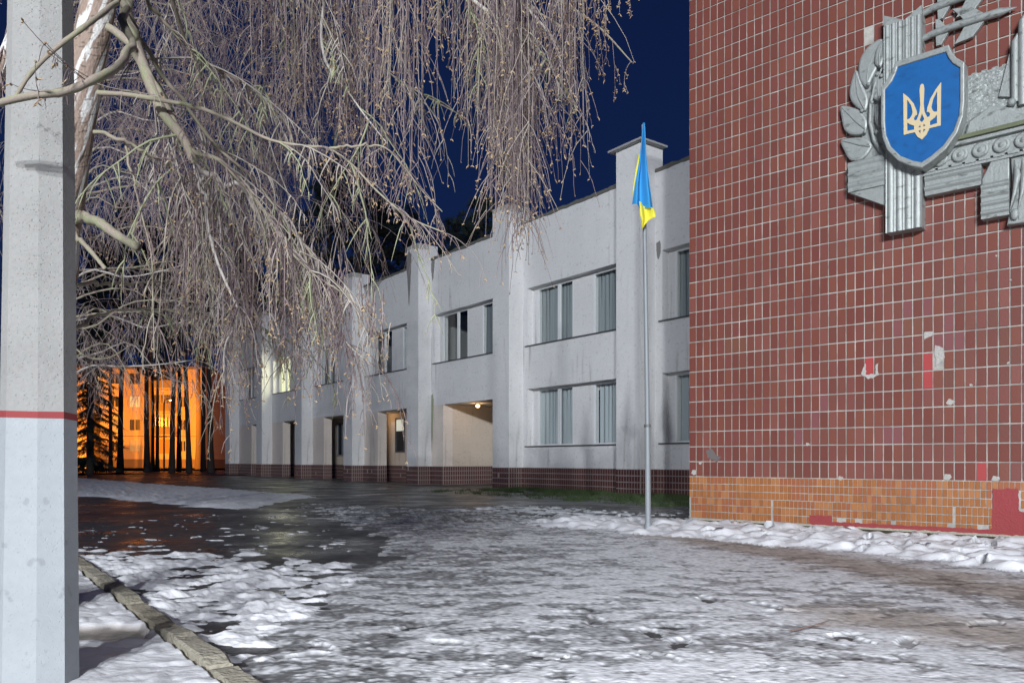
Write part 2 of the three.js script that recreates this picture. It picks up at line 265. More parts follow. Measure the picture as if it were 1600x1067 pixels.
  for (let k = 6; k >= 0; k--) {                   // bays: bay k lies right of pillar k
    const a = -6.1 * k + 0.95, b = -6.1 * (k - 1), p = group('bay', fac), w = B(), Z0 = WZ - 0.5, RZ = WZ - 0.25, arcade = k >= 2, ra = a + 0.25;
    const bandTop = arcade ? HD : PL;
    w.box(a, b, L2, TOP, Z0, WZ);                                           // over the upper windows
    w.box(a, ra, S2, L2, Z0, WZ);                                           // narrow strip beside the recess
    w.box(ra, ra + 0.24, S2, L2, Z0, RZ); w.box(a + 2.36, a + 3.26, S2, L2, Z0, RZ);
    if (arcade) { w.box(a, b, HD, S2, Z0, WZ); }
    else { w.box(a, b, L1, S2, Z0, WZ); w.box(a, ra, S1, L1, Z0, WZ); w.box(ra, ra + 0.24, S1, L1, Z0, RZ); w.box(a + 2.36, a + 3.26, S1, L1, Z0, RZ); w.box(a, b, PL, S1, Z0, WZ); }
    w.build('wall', M.plaster, p);
    const sl = B(); sl.box(ra - 0.1, b - 0.005, S2 - 0.015, S2 + 0.02, RZ - 0.02, WZ + 0.05); if (!arcade) sl.box(ra - 0.1, b - 0.005, S1 - 0.015, S1 + 0.02, RZ - 0.02, WZ + 0.05); sl.build('window_sill', M.sill, p);
    wobbly(a, b, TOP - 0.07, TOP + 0.03, WZ, 0.07, coping, 'coping', k * 3.7, 0.06);
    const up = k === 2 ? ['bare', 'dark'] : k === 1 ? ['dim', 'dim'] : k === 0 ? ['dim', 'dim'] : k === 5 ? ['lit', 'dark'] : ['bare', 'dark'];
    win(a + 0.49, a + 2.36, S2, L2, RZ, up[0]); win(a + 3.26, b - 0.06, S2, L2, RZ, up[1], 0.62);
    if (!arcade) { plinthFront(a, b, WZ); win(a + 0.49, a + 2.36, S1, L1, RZ, 'full'); win(a + 3.26, b - 0.06, S1, L1, RZ, 'gap', 0.72); }
    else {
      const pe = pierEnd[k], q = B(); q.box(a, pe, PL, HD, WZ - 0.45, WZ - 0.012); q.build('pier', M.warmPlaster, p); plinthFront(a, pe, WZ - 0.012); plinthSide(WZ - 0.45, WZ - 0.012, pe);
      if (k === 2) { const j = B(); j.box(pe - 0.35, pe, PL, HD, -9, WZ - 0.45); j.build('passage_wall', M.beige, p); plinthSide(-9, WZ - 0.45, pe); const r = B(); r.box(-6.2, -5.9, 0, HD, -9, Z0); r.build('passage_wall', M.beige, p); }
      else if (k < 6) { const q2 = B(), bz = -1.9; q2.box(a - 1, b + 0.9, PL, HD, bz - 0.3, bz); q2.build('rear_wall', M.beige, p); plinthFront(a - 1, b + 0.9, bz); }
    }
  }
  { // arcade windows on the wall set back behind the pillars
    for (const [x0, x1, y0, y1, lit] of [[-16.6, -15.75, 1.35, 2.95, 1], [-14.4, -13.6, 1.35, 2.95, 0], [-23.1, -21.9, 1.2, 2.95, 0], [-20.4, -19.6, 1.2, 2.95, 0], [-29.3, -28.2, 1.2, 2.95, 0]]) {
      const z = -1.895, w = group('window', fac), f = B(), t = 0.06; f.box(x0, x1, y0, y0 + t, z, z + 0.06); f.box(x0, x1, y1 - t, y1, z, z + 0.06); f.box(x0, x0 + t, y0 + t, y1 - t, z, z + 0.06); f.box(x1 - t, x1, y0 + t, y1 - t, z, z + 0.06); if (!lit) f.box((x0 + x1) / 2 - 0.03, (x0 + x1) / 2 + 0.03, y0 + t, y1 - t, z, z + 0.05);
      f.build('frame', lit ? M.sill : M.metal, w); B().box(x0 + t, x1 - t, y0 + t, y1 - t, z, z + 0.02).build('pane', mat(0.03, 0.035, 0.04, 0.08), w);
      if (lit) { B().box(x0 + t, x1 - t, y1 - 0.62, y1 - t - 0.02, z + 0.021, z + 0.026).build('lit_fanlight', mat(0.5, 0.5, 0.45, 0.6, { emissive: new THREE.Color().setRGB(0.75, 0.8, 0.68), emissiveIntensity: 0.5 }), w); }
    }
  }
  { // body behind: rooms, floor slabs, roof
    const b = B(); b.box(-36.6, 9, HD + 0.002, S2 - 0.4, -9, WZ - 0.5); b.build('floor_slab', M.beige, fac);
    const r = B(); r.box(-36.6, 9, L2 + 0.3, L2 + 0.5, -12, WZ - 0.5); r.build('roof', M.dark, fac);
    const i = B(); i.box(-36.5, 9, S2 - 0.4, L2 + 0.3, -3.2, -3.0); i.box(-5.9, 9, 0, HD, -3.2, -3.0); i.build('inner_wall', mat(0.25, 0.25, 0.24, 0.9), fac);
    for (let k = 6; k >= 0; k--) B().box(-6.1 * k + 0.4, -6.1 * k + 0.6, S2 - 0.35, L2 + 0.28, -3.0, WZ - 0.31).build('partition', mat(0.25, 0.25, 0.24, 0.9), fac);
    const e = B(); e.box(-36.85, -36.6, HD, TOP, -9, WZ - 0.3); e.build('end_wall', M.plaster, fac);
  }
  // weather stains with outlines of their own on pillar and wall
  function stain(pts, z, m, seed) { if (pts.reduce((q, p, i) => { const w = pts[(i + 1) % pts.length]; return q + p[0] * w[1] - w[0] * p[1]; }, 0) < 0) pts = pts.slice().reverse(); const b = B(); const n = 40; let cx = 0, cy = 0; pts.forEach(p => { cx += p[0] / pts.length; cy += p[1] / pts.length; }); const c = b.v(cx, cy, z, 0, 0, 1); let f, pr; const curve = new THREE.CatmullRomCurve3(pts.map(p => new THREE.Vector3(p[0], p[1], 0)), true); for (let i = 0; i < n; i++) { const q = curve.getPoint(i / n), j = 1 + 0.35 * fbm(q.x * 9, q.y * 9, seed, 3), v = b.v(cx + (q.x - cx) * j, cy + (q.y - cy) * j, z, 0, 0, 1); if (i) b.i.push(c, pr, v); else f = v; pr = v; } b.i.push(c, pr, f); return b.build('stain', m, fac); }
  const grey = mat(0.22, 0.21, 0.20, 0.95), moss = mat(0.30, 0.33, 0.22, 0.95);
  stain([[-12.15, 9.4], [-11.85, 9.45], [-11.85, 8.6], [-11.95, 7.6], [-12.0, 7.2], [-12.1, 8.0]], 0.003, grey, 3);
  stain([[-11.22, 9.05], [-11.0, 9.1], [-11.05, 8.5], [-11.15, 8.2]], WZ + 0.003, grey, 8);
  stain([[-11.24, 3.7], [-11.1, 3.6], [-11.12, 2.4], [-11.2, 1.2], [-11.24, 2.4]], WZ + 0.003, moss, 12);
  stain([[1.0, 7.05], [1.12, 7.1], [1.14, 6.75], [1.05, 6.6]], WZ + 0.003, grey, 15);
  stain([[-17.3, 9.0], [-16.6, 9.05], [-15.6, 9.0], [-16.2, 8.7], [-17.0, 8.55]], WZ + 0.003, mat(0.36, 0.36, 0.34, 0.95), 19);

  // light of the lit room falling out through its window
  const wl = new THREE.RectAreaLight(new THREE.Color().setRGB(1, 0.97, 0.62), 5, 1.7, 1.8); wl.position.set(-28.12, 5.84, WZ - 0.235); wl.rotation.y = Math.PI; fac.add(wl);
}
function ceilingLamp(x, z, power, label) {            // small globe under a soffit of the white building
  const g = group('passage_lamp'); fac.updateMatrixWorld(true); g.position.copy(new THREE.Vector3(x, 3.18, z).applyMatrix4(fac.matrixWorld)); tag(g, label, 'lamp', 'ceiling lamps of the white building');
  const c = B(); c.tube([[0, 0, 0], [0, -0.04, 0]], [0.10, 0.09], 14, null, true); c.build('base', mat(0.5, 0.5, 0.5, 0.6), g);
  const s = new THREE.SphereGeometry(0.085, 18, 12); s.scale(1, 0.85, 1); s.translate(0, -0.10, 0);
  mesh('globe', s, mat(0.9, 0.7, 0.5, 0.5, { emissive: new THREE.Color().setRGB(1, 0.62, 0.26), emissiveIntensity: 5 }), g);
  const l = new THREE.PointLight(new THREE.Color().setRGB(1, 0.66, 0.36), power, 0); l.position.set(0, -0.1, 0); l.castShadow = true; g.add(l);
}
ceilingLamp(-9.0, -1.35, 0.7, 'small glowing round lamp under the passage ceiling of the white building');
ceilingLamp(-17.0, -1.3, 0.4, 'unseen arcade ceiling lamp behind the pier left of the passage, placed to warm the arcade');  // out of view behind the pier, placed to warm the arcade walls

// ---------------------------------------------------------------- tiled tower
const TROT = -(90 - 48.05) * Math.PI / 180;
const tow = group('tiled_tower', null, [2.8672, 0, -12.68], TROT);
tag(tow, 'tall tower block faced with red tiles above an orange tiled base', 'building');
const TP = [0.1235, 0.2405], T0 = 0.727;
{
  const R = rng(4), W = 6.6, Htop = 10.3, cols = Math.floor(W / TP[0]), rws = Math.floor((Htop - T0) / TP[1]);
  const groutMap = tex(512, 512, (u, v) => { const k = 0.37 + 0.12 * fbm(u * 30, v * 30, 3, 3) + 0.26 * fbm(u * 5, v * 5, 9, 4); return [k, k * 0.95, k * 0.86]; }, true, 1 / 3);
  B().box(0, W, -0.1, Htop, -5, -0.014).build('wall', new THREE.MeshStandardMaterial({ map: groutMap, roughness: 0.9, bumpMap: grainBump, bumpScale: 0.01 }), tow);
  const tm = []; for (let i = 0; i < 9; i++) { const j = [0, 0.05, -0.05, 0.10, -0.09, 0.03, -0.03, 0.13, -0.13][i], hue = [0, 0.03, -0.02, 0.05, 0, -0.03, 0.02, 0, 0.03][i]; tm.push(mat(0.178 * (1 + j), 0.057 * (1 + j + hue), 0.043 * (1 + j - hue), 0.30 + 0.03 * i, { bumpMap: grainBump, bumpScale: 0.0025 })); }
  const brown = [mat(0.18, 0.070, 0.046, 0.45), mat(0.165, 0.066, 0.045, 0.5)], bright = mat(0.36, 0.045, 0.045, 0.6), purple = mat(0.21, 0.078, 0.078, 0.34);
  const missing = [[2.766, 6.933], [3.644, 2.338]], reds = [[2.808, 2.39], [3.538, 2.39], [3.538, 2.12], [4.13, 0.85]];
  const list = [];
  for (let r = 0; r < rws; r++) for (let c = 0; c < cols; c++) list.push([r, c]);
  const rel = list.map(([r, c]) => { const u = (c + 0.5) * TP[0], y = T0 + (r + 0.5) * TP[1], x = 2.8672 + u * 0.7437, z = -12.68 + u * 0.6685, px = 800 + 1225 * x / -z, py = 718 - 1225 * (y - 1) / -z; return { r, c, u, y, see: px < 1610 && px > 1070 && py > -12 && !(u > 2.5 && y > 4.0 && y < 6.95 && u > 2.6), d: Math.hypot(x, y - 1, z) }; });
  const near = new Set(rel.filter(t => t.see).sort((a, b) => a.d - b.d).slice(0, 300).map(t => t.r * 1000 + t.c));
  const geos = []; for (let i = 0; i < 4; i++) { const b = B(), q = 0.0062 + 0.0006 * i; b.tile(-TP[0] / 2 + q, TP[0] / 2 - q, -TP[1] / 2 + q, TP[1] / 2 - q, -0.016, 0, 0.003); geos.push(b.geo()); }
  const rest = tm.map(() => B()), restB = brown.map(() => B());
  for (const t of rel) {
    const { r, c, u, y } = t, hit = l => l.some(([a, b]) => Math.abs(a - u) < TP[0] / 2 && Math.abs(b - y) < TP[1] / 2);
    if (hit(missing)) continue;
    const bs = fbm(u * 1.1, y * 0.9, 33, 3) + 0.55 * ss(0.9, 0.2, Math.hypot((u - 3.42) / 0.55, (y - 2.9) / 0.32)), jx = (R() - 0.5) * 0.0026, jy = (R() - 0.5) * 0.003, tilt = (R() - 0.5) * 0.03, gi = Math.floor(R() * 4);
    let vi = Math.floor(cl(4.2 + 7 * fbm(u * 0.7, y * 0.6, 71, 2) + (R() - 0.5) * 6.5, 0, 8.99)); 
    const isBrown = bs > 0.42, m = hit(reds) ? bright : isBrown ? brown[r & 1] : (fbm(u * 1.3, y * 1.3, 55, 2) > 0.27 && R() < 0.6) ? purple : tm[vi];
    if (near.has(r * 1000 + c) || m === bright || m === purple && t.see && R() < 0.0) { const o = mesh('tile', geos[gi], m, tow); o.position.set(u + jx, y + jy, 0.0); o.rotation.set(tilt, -tilt * 0.8, 0); }
    else { const q = 0.0062 + 0.0006 * gi, b = isBrown ? restB[r & 1] : rest[vi]; b.tile(u + jx - TP[0] / 2 + q, u + jx + TP[0] / 2 - q, y + jy - TP[1] / 2 + q, y + jy + TP[1] / 2 - q, -0.016, tilt * 0.03, 0.003); }
  }
  rest.forEach((b, i) => { if (b.k) stuff(b.build('far_tiles', tm[i], tow)); }); restB.forEach((b, i) => { if (b.k) stuff(b.build('far_tiles', brown[i], tow)); });
  // orange tile band: six rows of small tiles, lower rows broken away
  const ow = 0.0625, oh = 0.1105, om = [mat(0.36, 0.135, 0.040, 0.42), mat(0.31, 0.115, 0.036, 0.45), mat(0.40, 0.165, 0.060, 0.42), mat(0.33, 0.105, 0.040, 0.5)].map(m => [m, B()]);
  const painted = (u, y) => (u > 4.26 && u < 4.535 && y < 0.64) || (u > 4.535 && y < 0.36) || (u > 1.95 && u < 2.27 && y < 0.19 && y > 0) || (u > 2.27 && y < 0.08);
  for (let r = 0; r < 6; r++) for (let i = 0; i < W / ow - 1; i++) { const u = (i + 0.5) * ow, y = T0 - (r + 0.5) * oh; if (painted(u, y) || (r === 5 && (u > 2.3 && fbm(u * 4, 1, 2, 2) > 0.12 || u > 0.8 && R() < 0.06))) continue; const b = om[Math.floor(cl(2 + 6 * fbm(u * 1.2, y * 2, 14, 2) + (R() - 0.5) * 3.2, 0, 3.99))][1], j = (R() - 0.5) * 0.003, s = r > 2 && fbm(u * 0.8, 7, 1, 2) > 0.05 ? ow / 2 : 0; b.tile(u + s - ow / 2 + 0.0045, u + s + ow / 2 - 0.0045, y + j - oh / 2 + 0.005, y + j + oh / 2 - 0.005, -0.016, -0.002 + j * 0.4, 0.0025); }
  om.forEach(([m, b]) => stuff(b.build('orange_tiles', m, tow)));
  const red = mat(0.30, 0.048, 0.05, 0.8, { bumpMap: grainBump, bumpScale: 0.012 }), patch = (pts, z, m, name) => { const s = new THREE.Shape(), P = []; for (let k = 0; k < pts.length; k++) { const a = pts[k], b = pts[(k + 1) % pts.length], n = Math.max(1, Math.ceil(Math.hypot(b[0] - a[0], b[1] - a[1]) / 0.04)); for (let q = 0; q < n; q++) { const x = mix(a[0], b[0], q / n), y = mix(a[1], b[1], q / n); P.push(new THREE.Vector2(x + 0.022 * fbm(x * 30, y * 30, z * 90, 2), y + 0.024 * fbm(x * 30, y * 30, 5 + z * 90, 2))); } } s.setFromPoints(P); const g = new THREE.ExtrudeGeometry(s, { depth: 0.01, bevelEnabled: false }); g.translate(0, 0, z - 0.01); return mesh(name, g, m, tow); };
  patch([[1.951, 0.192], [2.27, 0.2], [2.28, 0.115], [4.25, 0.12], [4.26, 0.635], [4.535, 0.64], [4.54, 0.36], [6.5, 0.35], [6.5, 0.03], [1.951, 0.03]], -0.001, red, 'red_paint_repair').userData.label = 'dull red paint over the broken base tiles';
  const render_ = mat(0.40, 0.36, 0.29, 0.95, { bumpMap: grainBump, bumpScale: 0.02 }); patch([[-0.02, 0.055], [6.55, 0.07], [6.55, -0.1], [-0.02, -0.1]], 0.012, render_, 'plaster_base');
  const white = mat(0.42, 0.40, 0.37, 0.95, { bumpMap: grainBump, bumpScale: 0.02 });
  patch([[2.67, 2.18], [2.705, 2.27], [2.735, 2.33], [2.742, 2.178], [2.862, 2.172], [2.87, 2.30], [2.90, 2.33], [2.895, 2.22], [2.91, 2.16], [2.83, 2.125], [2.76, 2.12]], 0.0025, white, 'bare_plaster'); patch([[3.605, 2.5], [3.66, 2.48], [3.71, 2.45], [3.72, 2.33], [3.66, 2.26], [3.61, 2.22]], 0.0025, white, 'bare_plaster'); patch([[3.47, 2.68], [3.59, 2.69], [3.59, 2.63], [3.52, 2.61], [3.48, 2.58]], 0.0025, white, 'bare_plaster');
  for (const [u, y, s] of [[3.786, 1.754, 0.05], [1.93, 1.22, 0.03], [4.29, 0.77, 0.045], [2.40, 0.74, 0.035], [4.30, 3.55, 0.016], [4.45, 3.22, 0.016], [4.43, 2.2, 0.018], [3.75, 0.78, 0.05], [4.02, 1.95, 0.02], [0.09, 0.80, 0.05], [0.20, 0.95, 0.03]]) patch([[u - s, y - s * 0.5], [u, y - s], [u + s, y - s * 0.3], [u + s * 0.7, y + s * 0.6], [u - s * 0.5, y + s * 0.7]], 0.0022, white, 'chipped_spot');
  patch([[0.30, 1.14], [0.40, 1.18], [0.47, 1.08], [0.56, 1.04], [0.50, 0.96], [0.42, 1.0], [0.33, 1.03]], 0.0018, mat(0.14, 0.12, 0.115, 0.7), 'paint_smear');
}

// ---------------------------------------------------------------- relief emblem on the tower
{
  const em = group('relief_emblem', null, [2.8672, 0, -12.68], TROT);
  tag(em, 'silver painted relief with laurel, jets, wheels and a blue trident shield on the tiled tower', 'relief');
  const silverMap = tex(512, 512, (u, v) => { const a = fbm(u * 12, v * 12, 6, 4), f = fbm(u * 80, v * 80, 2, 2), d = ss(0.15, 0.4, fbm(u * 7, v * 16, 44, 3)), k = 0.34 + 0.07 * a + 0.05 * f - 0.14 * d; return [k * 0.94, k * (1.0 - 0.01 * d), k * (0.96 - 0.06 * d)]; }, true, 1 / 1.2);
  const sv = new THREE.MeshStandardMaterial({ map: silverMap, roughness: 0.5, metalness: 0.25, bumpMap: grainBump, bumpScale: 0.006 });
  const mossy = new THREE.MeshStandardMaterial({ color: new THREE.Color().setRGB(0.42, 0.44, 0.27), map: silverMap, roughness: 0.9 });
  const ext = (pts, z0, z1, bev, name, m = sv, parent = em, smooth, holes) => { const s = new THREE.Shape(); if (smooth) { const cv = new THREE.CatmullRomCurve3(pts.map(p => new THREE.Vector3(p[0], p[1], 0)), true, 'centripetal'); s.setFromPoints(cv.getPoints(smooth).slice(0, -1).map(p => new THREE.Vector2(p.x, p.y))); } else s.setFromPoints(pts.map(p => new THREE.Vector2(...p))); for (const h of holes || []) s.holes.push(new THREE.Path(h.map(p => new THREE.Vector2(...p)))); const g = new THREE.ExtrudeGeometry(s, { depth: z1 - z0 - bev, bevelEnabled: bev > 0, bevelSize: bev, bevelThickness: bev, bevelOffset: -bev, bevelSegments: 2, steps: 1, curveSegments: 8 }); g.translate(0, 0, z0); return mesh(name, g, m, parent); };
  // fluted column, upper and lower lengths
  const flute = (x0, x1, y0, y1, z, dep, n) => { const b = B(), seg = 8 * n; for (let i = 0; i < seg; i++) { const f = k => { const t = k / seg, w = (t * n) % 1, zz = z - dep * (w < 0.12 || w > 0.88 ? 0 : 1) * 0.4 + dep * Math.sin(Math.PI * cl((w - 0.12) / 0.76)); return [mix(x0, x1, t), zz]; }, a = f(i), c = f(i + 1); b.quad([a[0], y0, a[1]], [c[0], y0, c[1]], [c[0], y1, c[1]], [a[0], y1, a[1]]); } b.box(x0, x1, y0, y1, -0.01, z - dep); return b; };
  const fluteH = (x0, x1, y0, y1, z, dep, n, name) => { const b = B(), seg = 8 * n; for (let i = 0; i < seg; i++) { const f = k => { const t = k / seg, w = (t * n) % 1; return [mix(y0, y1, t), z - dep * 0.4 + (w > 0.4 ? dep * Math.sin(Math.PI * (w - 0.4) / 0.6) : 0)]; }, a = f(i), c = f(i + 1); b.quad([x0, a[0], a[1]], [x1, a[0], a[1]], [x1, c[0], c[1]], [x0, c[0], c[1]]); } b.box(x0, x1, y0, y1, -0.01, z - dep * 0.5); return b.build(name, sv, em); };
  const col = group('fluted_column', em); flute(3.055, 3.49, 4.03, 5.2, 0.20, 0.018, 4).build('lower_shaft', sv, col);
  flute(3.03, 3.262, 5.6, 6.80, 0.20, 0.018, 3).build('upper_shaft', sv, col); flute(3.275, 3.49, 5.6, 6.80, 0.20, 0.018, 3).build('upper_shaft', sv, col);
  ext([[3.03, 6.80], [3.262, 6.80], [3.262, 6.815], [3.03, 6.955]], -0.01, 0.19, 0.004, 'cut_top', sv, col); ext([[3.275, 6.80], [3.49, 6.80], [3.49, 6.92], [3.275, 6.80]], -0.01, 0.19, 0.004, 'cut_top', sv, col);
  // side block and its raking wedge
  fluteH(2.55, 3.03, 4.70, 5.11, 0.16, 0.022, 3, 'stepped_block'); ext([[2.555, 4.70], [3.03, 4.70], [3.03, 4.42]], -0.01, 0.13, 0.006, 'raking_bracket');
  // laurel leaves
  const leaf = (pts, z, rib) => { const l = ext(pts, -0.01, z, 0.03, 'laurel_leaf', sv, em, 26); const b = B(); b.tube(rib.map(p => [p[0], p[1], z + 0.004]), [0.012, 0.004], 6); b.build('midrib', sv, l); };
  leaf([[2.993, 6.70], [2.83, 6.68], [2.70, 6.55], [2.665, 6.38], [2.69, 6.22], [2.78, 6.10], [2.86, 6.22], [2.95, 6.40]], 0.11, [[2.79, 6.12], [2.79, 6.3], [2.86, 6.5], [2.97, 6.68]]);
  leaf([[3.03, 6.69], [2.93, 6.60], [2.89, 6.48], [2.90, 6.36], [2.97, 6.30], [3.03, 6.42]], 0.15, [[2.96, 6.32], [2.96, 6.48], [3.01, 6.65]]);
  leaf([[2.633, 6.40], [2.565, 6.25], [2.545, 6.06], [2.62, 5.90], [2.76, 5.79], [2.80, 5.93], [2.73, 6.15]], 0.10, [[2.75, 5.82], [2.67, 6.0], [2.64, 6.2], [2.635, 6.36]]);
  leaf([[2.426, 5.956], [2.56, 5.91], [2.71, 5.79], [2.79, 5.62], [2.75, 5.50], [2.60, 5.50], [2.48, 5.60], [2.44, 5.76]], 0.10, [[2.76, 5.54], [2.65, 5.66], [2.55, 5.79], [2.45, 5.92]]);
  leaf([[2.426, 5.48], [2.60, 5.47], [2.76, 5.42], [2.85, 5.30], [2.80, 5.20], [2.70, 5.13], [2.56, 5.16], [2.48, 5.30]], 0.10, [[2.83, 5.28], [2.68, 5.34], [2.55, 5.41], [2.45, 5.46]]);
  leaf([[2.90, 6.24], [2.86, 6.08], [2.88, 5.9], [2.96, 5.86], [3.02, 6.0], [3.0, 6.2]], 0.15, [[2.95, 5.9], [2.94, 6.05], [2.95, 6.2]]);
  leaf([[2.93, 5.82], [2.89, 5.68], [2.93, 5.5], [3.0, 5.48], [3.04, 5.64], [3.0, 5.8]], 0.15, [[2.97, 5.52], [2.96, 5.65], [2.96, 5.78]]);
  { const b = B(); b.tube([[2.98, 5.14, 0.06], [2.88, 5.35, 0.10], [2.83, 5.6, 0.12], [2.84, 5.85, 0.13], [2.90, 6.1, 0.14], [2.99, 6.3, 0.12]], [0.035, 0.012], 8); b.build('laurel_stem', sv, em); ext([[2.72, 5.12], [3.06, 5.12], [3.06, 6.66], [2.90, 6.55], [2.76, 6.2], [2.68, 5.75]], -0.01, 0.055, 0.01, 'backing_plate'); }
  for (const [x, y, z] of [[2.935, 6.21, 0.16], [2.99, 6.17, 0.17], [2.81, 6.13, 0.12], [2.72, 5.80, 0.11], [2.86, 5.86, 0.14], [2.76, 5.50, 0.11], [2.92, 5.44, 0.15]]) { const g = new THREE.SphereGeometry(0.026, 12, 8); g.scale(1, 1, 0.8); g.translate(x, y, z); mesh('berry', g, sv, em); }
  // shield
  const hw = 0.49, C = 3.535, Y = 6.205, sp = (k) => { const s = v => C + v * k, y = v => 5.45 + (v - 5.45) * k; return [[s(-0.315), y(Y)], [s(0.315), y(Y)], [s(0.345), y(Y - 0.09)], [s(0.40), y(Y - 0.19)], [s(0.49), y(Y - 0.28)], [s(0.49), y(5.45)], [s(0.475), y(5.26)], [s(0.41), y(5.07)], [s(0.28), y(4.90)], [s(0.12), y(4.79)], [s(0), y(4.735)], [s(-0.12), y(4.79)], [s(-0.28), y(4.90)], [s(-0.41), y(5.07)], [s(-0.475), y(5.26)], [s(-0.49), y(5.45)], [s(-0.49), y(Y - 0.28)], [s(-0.40), y(Y - 0.19)], [s(-0.345), y(Y - 0.09)]]; };
  const sh = group('shield', em); ext(sp(1), 0.18, 0.375, 0.014, 'rim', sv, sh, 0, [sp(0.895).reverse()]); ext(sp(0.90), 0.19, 0.352, 0, 'blue_field', new THREE.MeshStandardMaterial({ map: tex(256, 256, (u, v) => { const a = 1 + 0.22 * fbm(u * 9, v * 9, 3, 4) + 0.1 * fbm(u * 60, v * 60, 8, 2) - 0.18 * ss(0.1, 0.4, fbm(u * 5, v * 8, 17, 3)); return [0.002, 0.098 * a, 0.31 * a]; }, true, 1), roughness: 0.5 }), sh);
  { const q = (x, y) => [C + 0.005 + x * 0.00086, 5.10 + (965 - y) * 0.000915], right = [[60, 912], [100, 836], [252, 836], [258, 238], [185, 320], [112, 429], [72, 545], [66, 598], [92, 606], [112, 636], [100, 668], [74, 672], [54, 632], [34, 575], [23, 470], [33, 262], [22, 200]], mirror = right.map(([x, y]) => [-x, y]).reverse();
    const outer = [[0, 965], ...right, [0, 180], ...mirror].map(p => q(...p)), up = [[205, 345], [150, 445], [128, 545], [140, 588], [165, 622], [205, 630]], lo = [[203, 672], [172, 704], [108, 742], [108, 796], [203, 790]], cen = [[0, 600], [32, 688], [0, 722], [-32, 688]], sm = [[[22, 750], [50, 782], [18, 790]], [[18, 826], [48, 832], [20, 876]]], H = [cen.map(p => q(...p))];
    for (const h of [up, lo, ...sm]) { H.push(h.map(p => q(...p))); H.push(h.map(([x, y]) => q(-x, y))); }
    ext(outer, 0.348, 0.364, 0.002, 'trident', mat(0.62, 0.50, 0.30, 0.6), sh, 0, H); }
  // entablature with wheels
  B().box(3.49, 5.6, 4.77, 4.985, -0.01, 0.13).build('wheel_band', sv, em);
  B().box(3.49, 5.6, 4.985, 5.035, -0.01, 0.19).build('cornice', sv, em); B().box(3.49, 5.6, 5.035, 5.085, -0.01, 0.23).build('mossy_ledge', mossy, em);
  for (let i = 0; i < 8; i++) { const x = 3.70 + i * 0.2275, w = group('wheel', em, [x, 4.872, 0.13]); const r = new THREE.LatheGeometry([[0.0, 0.045], [0.022, 0.042], [0.03, 0.022], [0.055, 0.02], [0.062, 0.03], [0.092, 0.028], [0.098, -0.01]].map(p => new THREE.Vector2(...p)), 24); r.rotateX(Math.PI / 2); mesh('rim', r, sv, w); }
  { const b = B(); for (let i = 0; i < 14; i++) b.box(3.52 + i * 0.155, 3.52 + i * 0.155 + 0.12, 4.735, 4.768, 0.10, 0.155); b.box(3.49, 5.6, 4.70, 4.74, -0.01, 0.14); b.build('track_link', sv, em); }
  fluteH(3.515, 4.16, 4.44, 4.70, 0.14, 0.03, 2, 'stepped_ledge'); fluteH(4.16, 4.46, 4.0, 4.43, 0.15, 0.026, 4, 'ribbed_block'); ext([[4.165, 4.432], [4.46, 4.432], [4.46, 4.70], [4.26, 4.70], [4.165, 4.50]], -0.01, 0.13, 0.012, 'sloping_block');
  { const d = group('drapery', em); ext([[4.47, 4.69], [5.2, 4.69], [5.2, 3.86], [4.43, 3.88], [4.46, 4.05], [4.53, 4.24], [4.49, 4.42]], -0.01, 0.12, 0.02, 'cloth', sv, d); for (const [x, s] of [[4.5, 1], [4.58, 0.8], [4.68, 1.1], [4.8, 0.9], [4.95, 1]]) { const b = B(); b.tube([[x + 0.02, 4.66, 0.10], [x + 0.05 * s, 4.45, 0.14], [x + 0.02, 4.25, 0.15], [x - 0.03 * s, 4.05, 0.14], [x - 0.01, 3.92, 0.11]], t => 0.022 + 0.02 * Math.sin(t * 6), 8); b.build('fold', sv, d); } const g = new THREE.SphereGeometry(0.06, 14, 10); g.scale(0.8, 1.2, 0.6); g.translate(4.52, 3.99, 0.14); mesh('tassel', g, sv, d); }
  // rippled water, sail, cloth and rocket tower above the ledge
  { const b = B(), nx = 46, ny = 60; const f = (i, j) => { const x = mix(3.93, 4.5, i / nx), y = mix(5.09, 5.90 - 0.02 * (i % 9 > 4), j / ny); return [x, y, 0.045 + 0.012 * fbm(x * 16, y * 60, 2, 3)]; }; for (let i = 0; i < nx; i++) for (let j = 0; j < ny; j++) b.quad(f(i, j), f(i + 1, j), f(i + 1, j + 1), f(i, j + 1)); b.box(3.93, 4.5, 5.09, 5.88, -0.01, 0.03); b.build('rippled_water', sv, em); }
  ext([[3.97, 5.09], [4.02, 5.28], [4.12, 5.33], [4.25, 5.40], [4.36, 5.36], [4.47, 5.33], [4.60, 5.2], [4.9, 5.15], [4.9, 5.09]], -0.01, 0.14, 0.03, 'folded_cloth', sv, em);
  ext([[4.455, 6.0], [4.476, 5.9], [4.476, 5.45], [4.34, 5.50]], -0.01, 0.09, 0.006, 'sail');
  { const b = B(); for (const [x, r, y0, y1] of [[4.52, 0.042, 5.36, 6.10], [4.60, 0.05, 5.30, 6.32], [4.70, 0.05, 5.2, 6.5], [4.80, 0.05, 5.2, 6.4]]) { b.tube([[x, y0, 0.12], [x, y1, 0.12], [x + 0.03, y1 + 0.09, 0.11]], t => r * (t > 0.9 ? 0.4 : 1), 12, null, true); } b.build('tube_cluster', sv, em); const g = new THREE.SphereGeometry(0.05, 14, 10); g.translate(4.49, 5.36, 0.15); mesh('rivet', g, sv, em); ext([[4.47, 6.05], [4.62, 6.3], [4.9, 6.6], [4.9, 5.1], [4.47, 5.2]], -0.01, 0.10, 0.01, 'tower_plate'); }
